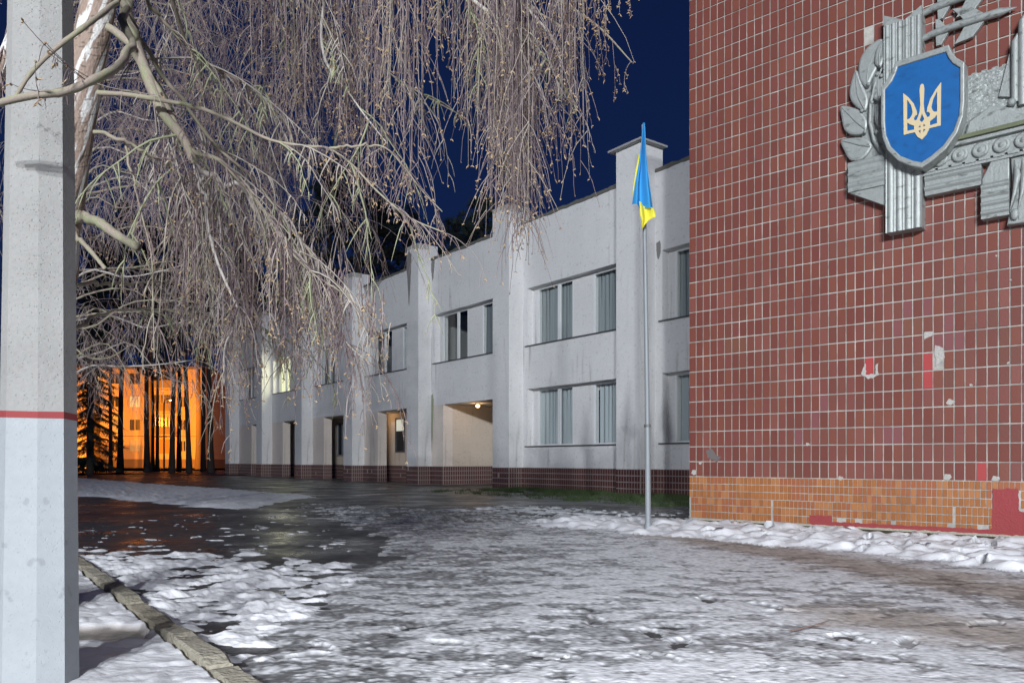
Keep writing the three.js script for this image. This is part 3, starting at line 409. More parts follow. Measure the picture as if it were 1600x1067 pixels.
  // two jets with swept wings
  const jet = (dx, dy, f) => { const j = group('jet', em, [dx, dy, 0]), b = B(); b.tube([[3.46, 6.53, 0.06], [3.60, 6.55, 0.07], [3.85, 6.555, 0.08], [4.15, 6.55, 0.08], [4.35, 6.545, 0.07], [4.53, 6.545, 0.06]], t => t < 0.8 ? 0.042 + 0.008 * Math.sin(t * 4) : 0.05 * (1 - (t - 0.8) / 0.2) + 0.004, 10); b.build('fuselage', sv, j);
    ext([[4.20, 6.58], [3.96, 6.58], [3.91, 6.67], [3.82, 6.79], [4.04, 6.74]], 0.02, 0.075, 0.005, 'wing', sv, j); ext([[4.20, 6.52], [4.05, 6.35], [3.845, 6.325], [3.93, 6.46], [3.96, 6.52]], 0.02, 0.075, 0.005, 'wing', sv, j); ext([[3.63, 6.58], [3.625, 6.725], [3.67, 6.72], [3.76, 6.58]], 0.02, 0.075, 0.005, 'tailplane', sv, j); ext([[3.63, 6.52], [3.635, 6.38], [3.69, 6.375], [3.79, 6.52]], 0.02, 0.075, 0.005, 'tailplane', sv, j); };
  jet(0, 0); jet(0.02, 0.335); 
}

// ---------------------------------------------------------------- flagpole and flag
{
  const g = group('flagpole', null, [1.869, 0, -10.75]); tag(g, 'thin grey metal flagpole standing in the snow before the white building', 'flagpole');
  const top = [-0.061, 5.59, 0], L = t => [top[0] * t + 0.006 * Math.sin(t * 5), top[1] * t, 0];
  const b = B(), pts = []; for (let i = 0; i <= 20; i++) pts.push(L(i / 20 * 0.26)); b.tube(pts, [0.040, 0.037], 14, null, true); b.build('lower_tube', M.metal, g);
  const u = B(), q = []; for (let i = 0; i <= 24; i++) q.push(L(0.26 + i / 24 * 0.74)); u.tube(q, [0.033, 0.024], 14, null, true); u.build('upper_tube', M.metal, g);
  B().tube([L(0.258), L(0.266)], [0.046, 0.044], 14, null, true).build('collar', mat(0.2, 0.2, 0.2, 0.6, { metalness: 0.5 }), g); B().tube([[0.03, L(0.262)[1], 0.03], [-0.065, L(0.262)[1], 0.05]], [0.008, 0.008], 8, null, true).build('bolt', mat(0.12, 0.12, 0.12, 0.6), g);
  B().tube([[0, -0.05, 0], [0, 0.10, 0], [0, 0.13, 0]], [0.055, 0.045], 14, null, true).build('foot', M.metal, g);
  const fl = group('flag', null, [1.869, 0, -10.75]); tag(fl, 'limp blue and yellow flag hanging folded from the flagpole top', 'flag');
  const px = x => (x - 1013) * 0.00878, py = y => 1 + (718 - y) * 0.00878;
  const cloth = (rows, folds, z0, amp, name, m, seed, shift) => { const bb = B(), n = 40, P = (r, i) => { const t = r / (rows.length * 4 - 4), kk = Math.min(rows.length - 2, Math.floor(r / 4)), f = r / 4 - kk, A = rows[kk], Bb = rows[kk + 1], yl = mix(A[0], Bb[0], f), xl = mix(A[1], Bb[1], f), yr = mix(A[2], Bb[2], f), xr = mix(A[3], Bb[3], f), s = i / n, w = (xr - xl) * 0.00878; return [px(mix(xl, xr, s)) + 0.006 * Math.sin(s * folds * 6.28 + seed), py(mix(yl, yr, s)) , z0 + cl(w * 0.6, 0.01, amp) * Math.sin(s * folds * 6.28 + seed + 0.6 * Math.sin(t * 4 + shift)) + 0.02 * Math.sin(t * 5 + s * 3)]; }; for (let r = 0; r < rows.length * 4 - 4; r++) for (let i = 0; i < n; i++) bb.quad(P(r + 1, i), P(r + 1, i + 1), P(r, i + 1), P(r, i)); const me = bb.build(name, m, fl); me.geometry.deleteAttribute('normal'); me.geometry = weld(me.geometry); return me; };
  const blue = mat(0.03, 0.27, 0.58, 0.8, { side: THREE.DoubleSide }), yel = mat(0.72, 0.66, 0.06, 0.8, { side: THREE.DoubleSide });
  // each row: y left, x left, y right, x right (in hundredths of the pole's drawing)
  cloth([[197, 1002.5, 199, 1006], [230, 999, 233, 1009.5], [262, 995.5, 262, 1012.5], [292, 990, 295, 1016.5], [318, 987, 326, 1020], [322, 986.5, 334, 1020]], 1.7, 0.09, 0.06, 'blue_band', blue, 0.4, 1);
  cloth([[243, 997, 246, 1000], [270, 992, 272, 999], [298, 988.5, 300, 996], [304, 988, 306, 995]], 0.5, 0.03, 0.03, 'yellow_fold', yel, 0.2, 0);
  cloth([[320, 996, 333, 1020.5], [330, 996.5, 337, 1022], [342, 997, 343, 1022], [350, 1000, 346, 1016], [360, 1000.5, 352, 1008], [362, 1001, 361, 1002]], 1.2, 0.10, 0.045, 'yellow_band', yel, 1.1, 2);
}
function weld(g) { const p = g.attributes.position, map = new Map(), np = [], id = []; for (let i = 0; i < p.count; i++) { const k = `${p.getX(i).toFixed(4)},${p.getY(i).toFixed(4)},${p.getZ(i).toFixed(4)}`; if (!map.has(k)) { map.set(k, np.length / 3); np.push(p.getX(i), p.getY(i), p.getZ(i)); } id.push(map.get(k)); } const q = new THREE.BufferGeometry(); q.setAttribute('position', new THREE.Float32BufferAttribute(np, 3)); q.setIndex([...g.index.array].map(i => id[i])); q.computeVertexNormals(); const uv = new Float32Array(np.length / 3 * 2); q.setAttribute('uv', new THREE.BufferAttribute(uv, 2)); return q; }

// ---------------------------------------------------------------- concrete pole at the left edge
{
  const g = group('concrete_pole', null, [-2.035, 0, -3.36], 0.50); tag(g, 'tapered concrete utility pole painted pale below a thin red line', 'utility pole');
  const cmap = tex(1024, 1024, (u, v) => { const a = fbm(u * 6, v * 6, 3, 4), f = fbm(u * 90, v * 90, 7, 3), pit = ss(0.30, 0.44, fbm(u * 190, v * 190, 31, 2)) * ss(-0.1, 0.3, fbm(u * 6, v * 9, 37, 3)), k = 0.34 + 0.05 * a + 0.035 * f - 0.19 * pit; return [k, k * 0.975, k * 0.93]; }, true, 1 / 1.9);
  const cb = tex(512, 512, (u, v) => 0.6 + 0.25 * fbm(u * 50, v * 50, 7, 3) - 0.6 * ss(0.30, 0.44, fbm(u * 110, v * 110, 31, 2)), false, 1 / 0.9);
  const pmap = tex(512, 512, (u, v) => { const k = 0.40 + 0.03 * fbm(u * 5, v * 9, 2, 4) + 0.03 * fbm(u * 50, v * 50, 5, 2) - 0.07 * ss(0.30, 0.44, fbm(u * 34, v * 34, 13, 3)); return [k * 0.94, k * 1.0, k * 1.04]; }, true, 1 / 2.1);
  const bare = new THREE.MeshStandardMaterial({ map: cmap, roughness: 0.9, bumpMap: cb, bumpScale: 0.004 }), paint = new THREE.MeshStandardMaterial({ map: pmap, roughness: 0.7, bumpMap: cb, bumpScale: 0.002 });
  const half = h => 0.152 - 0.0115 * h, prof = [[-1, -0.5], [-1, 0.4], [-0.8, 0.86], [0, 0.95], [0.68, 0.86], [1.03, 0.3], [1.03, -0.5]];
  const part = (h0, h1, o, name, m, n) => { const b = B(); for (let j = 0; j < n; j++) for (let k = 0; k < prof.length; k++) { const P = (jj, q) => { const h = mix(h0, h1, jj / n), s = half(h) + o, [x, z] = prof[q % prof.length]; return [x * s + 0.004 * h, h + (o > 0.0005 ? 0.006 * Math.sin(x * 4) + 0.004 * fbm(x * 3, h * 9, 2, 2) : 0), z * s]; }; b.quad(P(j, k), P(j, k + 1), P(j + 1, k + 1), P(j + 1, k)); } return b.build(name, m, g); };
  part(-0.2, 1.175, 0, 'painted_base', paint, 6); part(1.175, 9, 0, 'shaft', bare, 14); part(1.172, 1.20, 0.0008, 'red_line', mat(0.30, 0.05, 0.05, 0.8), 1);
}

// ---------------------------------------------------------------- weeping birches
const twigMat = mat(1, 1, 1, 0.8, { vertexColors: true });
const TC = [[0.26, 0.20, 0.19], [0.19, 0.14, 0.14], [0.36, 0.31, 0.25], [0.14, 0.10, 0.105], [0.31, 0.26, 0.25], [0.22, 0.16, 0.155]];
const barkMap = tex(512, 1024, (u, v) => {
  const cu = Math.cos(u * 6.283), su = Math.sin(u * 6.283), flake = fbm(cu * 2.2 + 9, su * 2.2 + v * 9, 3, 4), white = ss(0.02, 0.16, flake), len = ss(0.22, 0.34, fbm(cu * 3 + 20, v * 90 + su * 3, 11, 2)), crack = ss(0.18, 0.34, fbm(cu * 3, v * 14 + su * 3, 51, 3));
  const a = [0.30, 0.22, 0.175], b = [0.62, 0.60, 0.57], f = 1 + 0.3 * fbm(cu * 12, v * 60 + su * 12, 5, 2); return [0, 1, 2].map(i => mix(a[i], b[i], white) * f * (1 - 0.45 * len) * (1 - 0.75 * crack * (1 - white)));
}, true);
barkMap.repeat.set(1, 0.5); barkMap.wrapS = THREE.RepeatWrapping;
const barkMat = new THREE.MeshStandardMaterial({ map: barkMap, roughness: 0.85, bumpMap: grainBump, bumpScale: 0.01 });
const limbMap = tex(256, 512, (u, v) => { const cu = Math.cos(u * 6.283), su = Math.sin(u * 6.283), l = ss(-0.1, 0.25, fbm(cu * 1.5 + 4, v * 8 + su, 2, 4)), f = 1 + 0.4 * fbm(cu * 5, v * 50 + su * 5, 3, 2); return [mix(0.30, 0.27, l) * f, mix(0.245, 0.275, l) * f, mix(0.20, 0.165, l) * f]; }, true); limbMap.wrapS = THREE.RepeatWrapping;
const limbMat = new THREE.MeshStandardMaterial({ map: limbMap, roughness: 0.85 }), paleMat = mat(0.46, 0.42, 0.38, 0.8), barkPale = paleMat;

function smoothPath(pts, n, jit = 0, seed = 0) { const c = new THREE.CatmullRomCurve3(pts.map(p => new THREE.Vector3(...p)), false, 'centripetal'), out = []; for (let i = 0; i <= n; i++) { const p = c.getPoint(i / n), w = jit * Math.sin(Math.PI * Math.min(1, i / n * 3)); out.push([p.x + w * fbm(i * 0.35, seed, 1, 2), p.y + w * fbm(i * 0.35, seed, 9, 2), p.z + w * fbm(i * 0.35, seed, 17, 2)]); } return out; }
const at = (path, t) => { const f = cl(t) * (path.length - 1), i = Math.min(path.length - 2, Math.floor(f)), k = f - i; return [0, 1, 2].map(q => mix(path[i][q], path[i + 1][q], k)); };

// a hanging twig: leaves along dir, bends to the ground, bears side twigs and buds
function weep(tw, bud, R, p, dir, len, o = {}) {
  const jit = o.jit ?? 0.22;
  const n = 9, col = o.col || TC[Math.floor(R() * TC.length)], step = len / n, r0 = o.r || 0.0034, droop = o.droop ?? 0.42; let [dx, dy, dz] = dir; const pts = [p.slice()]; let q = p.slice(); const s = R() * 99;
  for (let i = 0; i < n; i++) { dx += (R() - 0.5) * jit; dz += (R() - 0.5) * jit; dy -= droop * (0.6 + R()); const l = Math.hypot(dx, dy, dz); dx /= l; dy /= l; dz /= l; q = [q[0] + dx * step, q[1] + dy * step, q[2] + dz * step]; pts.push(q); }
  tw.tube(pts, [r0, 0.0014], 3, col);
  const kids = o.kids ?? 6;
  for (let k = 0; k < kids; k++) {
    const t = 0.12 + 0.85 * R(), b = at(pts, t), a = R() * 6.283, L = len * (0.12 + 0.26 * R()) * (1.15 - 0.5 * t), m = 4, kp = [b]; let ex = Math.cos(a) * 0.75, ey = -0.35 - 0.6 * R(), ez = Math.sin(a) * 0.75, w = b.slice();
    for (let i = 0; i < m; i++) { ey -= 0.42; ex += (R() - 0.5) * 0.35; ez += (R() - 0.5) * 0.35; const l = Math.hypot(ex, ey, ez); w = [w[0] + ex / l * L / m, w[1] + ey / l * L / m, w[2] + ez / l * L / m]; ex /= l; ey /= l; ez /= l; kp.push(w); }
    tw.tube(kp, [r0 * 0.68, 0.0016], 3, col);
    if (R() < (o.buds ?? 0.7)) budAt(bud, R, w);
    if (R() < (o.buds ?? 0.7) * 0.7) budAt(bud, R, kp[2]);
  }
  budAt(bud, R, q);
  return pts;
}
function budAt(b, R, p) {           // a small bud or catkin, two or three pointed grains
  const n = 1 + Math.floor(R() * 3), c = R() < 0.7 ? [0.46, 0.33, 0.19] : [0.32, 0.21, 0.13];
  for (let k = 0; k < n; k++) { const a = R() * 6.28, L = 0.016 + 0.026 * R(), d = [Math.cos(a) * 0.5, 0.2 - 1.0 * R(), Math.sin(a) * 0.5], r = 0.0032 + 0.0036 * R(), o = [p[0], p[1], p[2]]; b.tube([o, [o[0] + d[0] * L * 0.5, o[1] + d[1] * L * 0.5, o[2] + d[2] * L * 0.5], [o[0] + d[0] * L, o[1] + d[1] * L, o[2] + d[2] * L]], t => t < 0.3 ? 0.0015 : t > 0.8 ? 0.0006 : r, 4, c); }
}
const env = (tab, x) => { if (x <= tab[0][0]) return tab[0][1]; for (let i = 1; i < tab.length; i++) if (x <= tab[i][0]) return mix(tab[i - 1][1], tab[i][1], (x - tab[i - 1][0]) / (tab[i][0] - tab[i - 1][0])); return tab[tab.length - 1][1]; };

{
  const R = rng(2024), tree = group('birch_tree', null, [0, 0, 0]); tag(tree, 'old weeping birch behind the concrete pole with a curtain of bare drooping twigs', 'tree');
  { const p = smoothPath([[-2.97, -0.1, -4.8], [-2.94, 1.07, -4.83], [-2.87, 1.94, -4.86], [-2.77, 2.87, -4.89], [-2.62, 3.72, -4.91], [-2.5, 4.38, -4.94], [-2.31, 5.25, -4.97], [-2.1, 6.4, -5.05], [-1.95, 7.6, -5.1]], 60, 0.05, 3), b = B(); b.tube(p, t => mix(0.165, 0.045, t) * (1 + 0.25 * Math.exp(-t * 22)), 18); const m = b.build('trunk', barkMat, tree); const ps = m.geometry.attributes.position, nn = m.geometry.attributes.normal; for (let i = 0; i < ps.count; i++) { const k = 0.012 * fbm(ps.getX(i) * 14, ps.getY(i) * 9, ps.getZ(i) * 14, 3); ps.setXYZ(i, ps.getX(i) + nn.getX(i) * k, ps.getY(i), ps.getZ(i) + nn.getZ(i) * k); } m.geometry.computeVertexNormals(); }
  const limbs = {};
  const LD = {
    main: [[[-2.53, 4.2, -4.9], [-2.38, 3.71, -4.9], [-2.32, 3.46, -4.95], [-2.22, 3.2, -5], [-2.12, 3.07, -5.05], [-2.07, 2.93, -5.1]], 0.042, 0.028, 0],
    dropping: [[[-2.07, 2.93, -5.1], [-2.03, 2.75, -5.13], [-2, 2.51, -5.16], [-1.95, 2.3, -5.19], [-1.87, 2.1, -5.21], [-1.83, 1.97, -5.24], [-1.93, 1.77, -5.27], [-1.95, 1.51, -5.3]], 0.014, 0.005, 1],
    outer: [[[-2.07, 2.93, -5.1], [-1.97, 2.86, -5.2], [-1.84, 2.85, -5.3], [-1.78, 2.73, -5.4], [-1.71, 2.56, -5.5], [-1.6, 2.45, -5.6], [-1.49, 2.29, -5.7], [-1.37, 2.08, -5.8], [-1.23, 1.86, -5.9], [-1.07, 1.72, -6]], 0.020, 0.004, 1],
    second: [[[-2.58, 3.74, -4.9], [-2.38, 3.58, -4.87], [-2.3, 3.45, -4.94], [-2.2, 3.24, -5.01], [-2.07, 3, -5.08], [-1.93, 2.97, -5.15], [-1.83, 2.87, -5.22], [-1.68, 2.68, -5.29], [-1.53, 2.44, -5.36], [-1.37, 2.28, -5.43], [-1.17, 2.16, -5.5]], 0.026, 0.005, 0],
    long: [[[-2.65, 3.3, -4.9], [-2.34, 3.25, -4.86], [-2.12, 3.24, -4.91], [-1.9, 3.2, -4.96], [-1.74, 3.14, -5.02], [-1.57, 3.07, -5.07], [-1.34, 3.05, -5.13], [-1.23, 3.06, -5.18], [-1.09, 2.99, -5.24], [-0.91, 2.81, -5.29], [-0.7, 2.65, -5.34], [-0.46, 2.56, -5.4]], 0.017, 0.004, 0],
    fork: [[[-1.23, 3.06, -5.2], [-1.03, 3.11, -5.26], [-0.87, 3.12, -5.32], [-0.75, 3.02, -5.38], [-0.62, 2.86, -5.44], [-0.49, 2.74, -5.5]], 0.009, 0.003, 0],
    side: [[[-2.68, 3.07, -4.9], [-2.47, 3.02, -4.96], [-2.36, 2.98, -5.12], [-2.33, 3, -5.28], [-2.22, 2.9, -5.44], [-2.15, 2.82, -5.6], [-2.0, 2.6, -5.75]], 0.015, 0.004, 0],
    hanger: [[[-2.47, 3.02, -5], [-2.44, 2.84, -5.02], [-2.39, 2.6, -5.04], [-2.33, 2.31, -5.06], [-2.33, 2.03, -5.08], [-2.33, 1.66, -5.1]], 0.008, 0.003, 0],
    inner: [[[-2.55, 4.5, -4.95], [-2.48, 4.13, -5.33], [-2.41, 4.03, -5.47], [-2.29, 3.92, -5.6], [-2.15, 3.85, -5.73], [-2.01, 3.82, -5.87], [-1.94, 3.79, -6], [-1.75, 3.6, -6.2]], 0.016, 0.004, 0],
    third: [[[-2.5, 4.05, -4.95], [-2.36, 3.65, -5.05], [-2.2, 3.4, -5.2], [-2.0, 3.12, -5.3], [-1.8, 2.95, -5.45], [-1.62, 2.7, -5.6], [-1.4, 2.42, -5.75], [-1.2, 2.2, -5.9]], 0.018, 0.004, 0],
    pale: [[[-2.1, 6.3, -5.1], [-1.9, 5.9, -5.8], [-1.67, 5.24, -6.2], [-1.5, 4.65, -6.23], [-1.53, 4.42, -6.27], [-1.49, 4.18, -6.3], [-1.34, 3.99, -6.33], [-1.2, 3.8, -6.37], [-1.02, 3.58, -6.4]], 0.022, 0.005, 1],
    arching: [[[-2.0, 7.2, -5.1], [-1.5, 6.6, -5.8], [-0.81, 5.24, -6.2], [-0.31, 4.67, -6.26], [-0.05, 4.5, -6.32], [0.08, 4.32, -6.38], [0.21, 4.09, -6.44], [0.33, 3.85, -6.5]], 0.026, 0.005, 1],
    outmost: [[[-1.98, 7.4, -5.1], [-1.3, 6.7, -6.0], [-0.54, 5.46, -6.6], [0.05, 4.9, -6.65], [0.22, 4.76, -6.7], [0.41, 4.54, -6.75], [0.56, 4.26, -6.8]], 0.024, 0.005, 1],
    stub: [[[-2.74, 2.5, -4.85], [-2.46, 2.41, -4.63], [-2.29, 2.3, -4.52], [-2.1, 2.19, -4.4]], 0.034, 0.024, 0], stublet: [[[-2.74, 2.42, -4.85], [-2.52, 2.25, -4.67], [-2.39, 2.12, -4.6]], 0.016, 0.012, 0],
    forward: [[[-2.60, 4.11, -4.90], [-1.96, 3.21, -4.00], [-1.72, 2.75, -3.45], [-1.63, 2.50, -3.08], [-1.71, 2.41, -3.00], [-1.84, 2.37, -2.96], [-2.03, 2.31, -2.94]], 0.022, 0.013, 0],
    forwardTwin: [[[-2.60, 4.15, -4.90], [-1.99, 3.41, -4.00], [-1.75, 2.96, -3.40], [-1.67, 2.68, -3.05], [-1.74, 2.58, -3.00], [-1.82, 2.47, -2.97], [-1.88, 2.35, -2.95]], 0.015, 0.007, 0],
    leftward: [[[-2.56, 4.1, -4.9], [-2.78, 3.85, -4.6], [-2.87, 3.42, -4.5], [-2.9, 3.11, -4.4], [-2.9, 2.75, -4.3]], 0.05, 0.03, 2],
    overhead: [[[-2.0, 7.0, -5.1], [-1.4, 6.2, -6.0], [-0.7, 5.6, -6.8], [0.2, 5.35, -7.2], [0.8, 5.1, -7.4], [1.15, 4.8, -7.5]], 0.03, 0.006, 0],
    crosswise: [[[-2.2, 5.8, -5.0], [-1.8, 5.5, -5.9], [-1.1, 5.2, -6.5], [-0.4, 5.1, -6.8], [0.2, 4.95, -6.9], [0.62, 4.75, -7.0]], 0.026, 0.006, 0],
    high: [[[-2.3, 5.3, -5.0], [-2.2, 5.2, -5.6], [-1.9, 4.9, -6.3], [-1.5, 4.7, -6.9], [-1.0, 4.5, -7.3], [-0.5, 4.3, -7.5]], 0.024, 0.005, 0],
    inward: [[[-2.4, 4.8, -4.95], [-2.6, 4.7, -5.8], [-2.7, 4.4, -6.6], [-2.6, 4.1, -7.2], [-2.3, 3.7, -7.6]], 0.022, 0.005, 0],
    low: [[[-2.74, 2.1, -4.9], [-2.9, 2.3, -5.8], [-2.75, 2.5, -6.6], [-2.4, 2.55, -7.1], [-2.0, 2.4, -7.3]], 0.014, 0.004, 0],
    lower: [[[-2.76, 1.8, -4.9], [-2.9, 2.05, -5.6], [-2.7, 2.2, -6.3], [-2.3, 2.2, -6.8], [-1.9, 2.0, -7.0]], 0.012, 0.003, 0],
  };
  let si = 0; for (const k in LD) { const [pts, r0, r1, kind] = LD[k], path = smoothPath(pts, 44, 0.075, si++ * 5); limbs[k] = path; const b = B(); b.tube(path, t => mix(r0, r1, Math.pow(t, 0.8)) * (1 + 0.30 * fbm(t * 22, si * 3.3, 4, 2)), 9, null, true); b.build('limb', [limbMat, paleMat, barkMat][kind], tree); }
  const tw = B(), bud = B(), fine = B();
  const spray = (limb, t0, t1, n, len, spread, o) => { for (let i = 0; i < n; i++) { const t = mix(t0, t1, R()), p = at(limbs[limb], t), q = at(limbs[limb], Math.min(1, t + 0.06)), a = R() * 6.283; weep(tw, bud, R, p, [(q[0] - p[0]) * 5 + spread * Math.cos(a), (q[1] - p[1]) * 4 + spread * 0.5 * (R() - 0.2), (q[2] - p[2]) * 5 + spread * Math.sin(a)], len * (0.45 + 0.75 * R()), o); } };
  // near drooping curtain over the far end of the white building
  const green = { droop: 0.30, kids: 4, buds: 0.3, r: 0.0052 };
  spray('outer', 0.35, 1, 34, 0.80, 0.5, green); spray('second', 0.45, 1, 46, 0.85, 0.5, green); spray('third', 0.4, 1, 36, 0.85, 0.5, green); spray('dropping', 0.2, 1, 26, 0.55, 0.5, green); spray('main', 0.5, 1, 10, 0.6, 0.6, green);
  spray('long', 0.5, 1, 22, 0.42, 0.45, { droop: 0.14, kids: 5, buds: 0.25 }); spray('fork', 0.2, 1, 16, 0.40, 0.4, { droop: 0.14, kids: 4, buds: 0.25 }); spray('side', 0.3, 1, 16, 0.6, 0.5, green); spray('hanger', 0.2, 1, 8, 0.4, 0.5, green); spray('inner', 0.3, 1, 34, 0.8, 0.6, green);
  spray('low', 0.3, 1, 26, 0.6, 0.6, { droop: 0.2, kids: 5, buds: 0.2 }); spray('lower', 0.3, 1, 26, 0.6, 0.6, { droop: 0.2, kids: 5, buds: 0.2 }); spray('forward', 0.5, 0.9, 7, 0.25, 0.7, { droop: -0.05, kids: 4, buds: 0.1, r: 0.0022 }); spray('leftward', 0.3, 1, 10, 0.4, 0.6, green);
  for (const [l, n] of [['main', 5], ['second', 8], ['third', 7], ['outer', 5], ['long', 5], ['inner', 10], ['side', 7], ['pale', 8], ['high', 10], ['arching', 6], ['inward', 8], ['low', 7], ['lower', 7]]) for (let i = 0; i < n; i++) spray(l, 0.25, 0.9, 1, 1.0, 0.5, { droop: 0.10 + 0.12 * R(), kids: 9, buds: 0.2, r: 0.0095, jit: 0.42, col: R() < 0.5 ? [0.30, 0.31, 0.19] : [0.36, 0.32, 0.28] });
  for (const l of ['overhead', 'crosswise', 'outmost', 'arching', 'pale']) spray(l, 0.6, 1, 9, 0.55, 0.45, { droop: 0.45, kids: 5, buds: 1, r: 0.005 });
  // bottom outline of the two curtains, metres (x, height)
  const tabR = [[-2.3, 3.5], [-2.06, 3.40], [-1.65, 3.0], [-1.23, 3.0], [-0.82, 3.15], [-0.57, 3.5], [-0.41, 3.7], [-0.28, 3.55], [-0.16, 3.0], [0.08, 2.62], [0.2, 3.0], [0.26, 3.25], [0.52, 3.28], [0.72, 4.1], [0.95, 4.4], [1.2, 4.5]];
  const tabL = [[-3.1, 1.72], [-2.74, 1.56], [-2.06, 1.33], [-1.83, 1.08], [-1.6, 1.13], [-1.37, 1.3], [-1.1, 1.45], [-0.92, 1.55], [-0.8, 1.9], [-0.6, 2.6]];
  const hangTo = (x, top, D, bottom, o) => weep(tw, bud, R, [x + (R() - 0.5) * 0.1, top, -D], [(R() - 0.5) * 0.4, -0.1, (R() - 0.5) * 0.4], Math.max(0.25, (top - bottom) * 1.04), o);
  for (let c = 0; c < 62; c++) {             // right-hand curtain: strands hanging from the limbs above the picture
    let X = mix(-2.15, 1.0, (c + R()) / 62), low = 0; if (c % 6 === 0) { X = 0.04 + 0.10 * (R() + R() - 1); low = 1; } else if (c % 11 === 0) X = 0.44 + 0.12 * (R() + R() - 1);
    const D0 = mix(5.7, 7.1, R()), upc = Math.pow(R(), 1.3) * (low ? 0.25 : 0.8), n = 3 + 4 * low + Math.floor(6 * R()), wd = 0.05 + 0.09 * R();
    for (let i = 0; i < n; i++) { const x = X + wd * (R() + R() - 1), D = D0 + (R() - 0.5) * 0.2, k = D / 6.3, base = (env(tabR, x) - 1) * k + 1, up = upc + Math.pow(R(), 1.3) * 0.9, top = Math.max(base + 0.5, 4.7 + R() * 0.9); hangTo(x * k, top, D, base + up, { droop: 0.6, kids: 5, buds: 1, r: 0.0056, jit: 0.13 }); }
  }
  for (let c = 0; c < 26; c++) {              // left-hand curtain, lower
    const X = -0.88 - 1.5 * Math.pow(R(), 0.75), D0 = mix(5.2, 6.6, R()), upc = Math.pow(R(), 0.9) * 0.7, n = 3 + Math.floor(8 * R());
    for (let i = 0; i < n; i++) { const x = X + 0.13 * (R() + R() - 1), D = D0 + (R() - 0.5) * 0.2, k = D / 5.6, base = (env(tabL, x) - 1) * k + 1, line = mix(2.85, 2.0, cl((x + 2.1) / 1.2)), top = (line - 1) * k + 1 + (R() - 0.3) * 0.35; hangTo(x * k, Math.max(top, base + 0.4), D, base + upc + Math.pow(R(), 1.0) * 0.7, { droop: 0.5, kids: 4, buds: 0.7, r: 0.0062, jit: 0.16 }); }
  }
  for (let i = 0; i < 520; i++) {             // fine shoots deeper in the crown
    const x = mix(-3.6, -1.5, R()), D = mix(6.4, 8.6, R()), k = D / 7, y = mix(3.2, 6.2, R());
    weep(fine, bud, R, [x * k, y, -D], [(R() - 0.5) * 1.6, 0.3, (R() - 0.5) * 1.6], 0.7 + 0.9 * R(), { droop: 0.25, kids: 5, buds: 0.15, r: 0.0032 });
  }
  stuff(tw.build('hanging_twigs', twigMat, tree)); stuff(fine.build('inner_twigs', twigMat, tree)); stuff(bud.build('buds', twigMat, tree));
  console.log('birch triangles', (tw.i.length + fine.i.length + bud.i.length) / 3);
}
{ // second birch farther back, its trunk hidden behind the pole
  const R = rng(31), tree = group('birch_tree', null, [0, 0, 0]); tag(tree, 'smaller birch farther back to the left with fine pale crossing twigs', 'tree');
  const b = B(); b.tube(smoothPath([[-7.3, -0.1, -11.5], [-7.25, 2, -11.5], [-7.1, 4.5, -11.6], [-6.9, 8, -11.7], [-6.8, 11, -11.8]], 40, 0.1, 4), [0.14, 0.03], 12); b.build('trunk', barkMat, tree);
  const tw = B(), bd = B();
  for (let i = 0; i < 46; i++) { const y = mix(1.9, 9, i / 46), a = -0.5 + 2.6 * R() - 0.7, L = mix(2.4, 3.6, R()), p = [[-7.15, y, -11.55]], dx = Math.cos(a), dz = Math.sin(a); for (let k = 1; k <= 5; k++) p.push([-7.15 + dx * L * k / 5, y + 0.55 * Math.sin(k / 5 * 2.2) - 0.12 * k * R(), -11.55 + dz * L * k / 5 * 0.7]); const path = smoothPath(p, 14, 0.12, i); const lb = B(); lb.tube(path, [0.022, 0.005], 5); lb.build('limb', i % 3 ? limbMat : paleMat, tree);
    for (let k = 0; k < 16; k++) { const q = at(path, 0.2 + 0.8 * R()); weep(tw, bd, R, q, [(R() - 0.3) * 1.4, 0.25, (R() - 0.5) * 1.4], 0.5 + 1.1 * R(), { droop: 0.2, kids: 5, buds: 0.05, r: 0.0042 }); } }
  stuff(tw.build('hanging_twigs', twigMat, tree)); stuff(bd.build('buds', twigMat, tree));
}

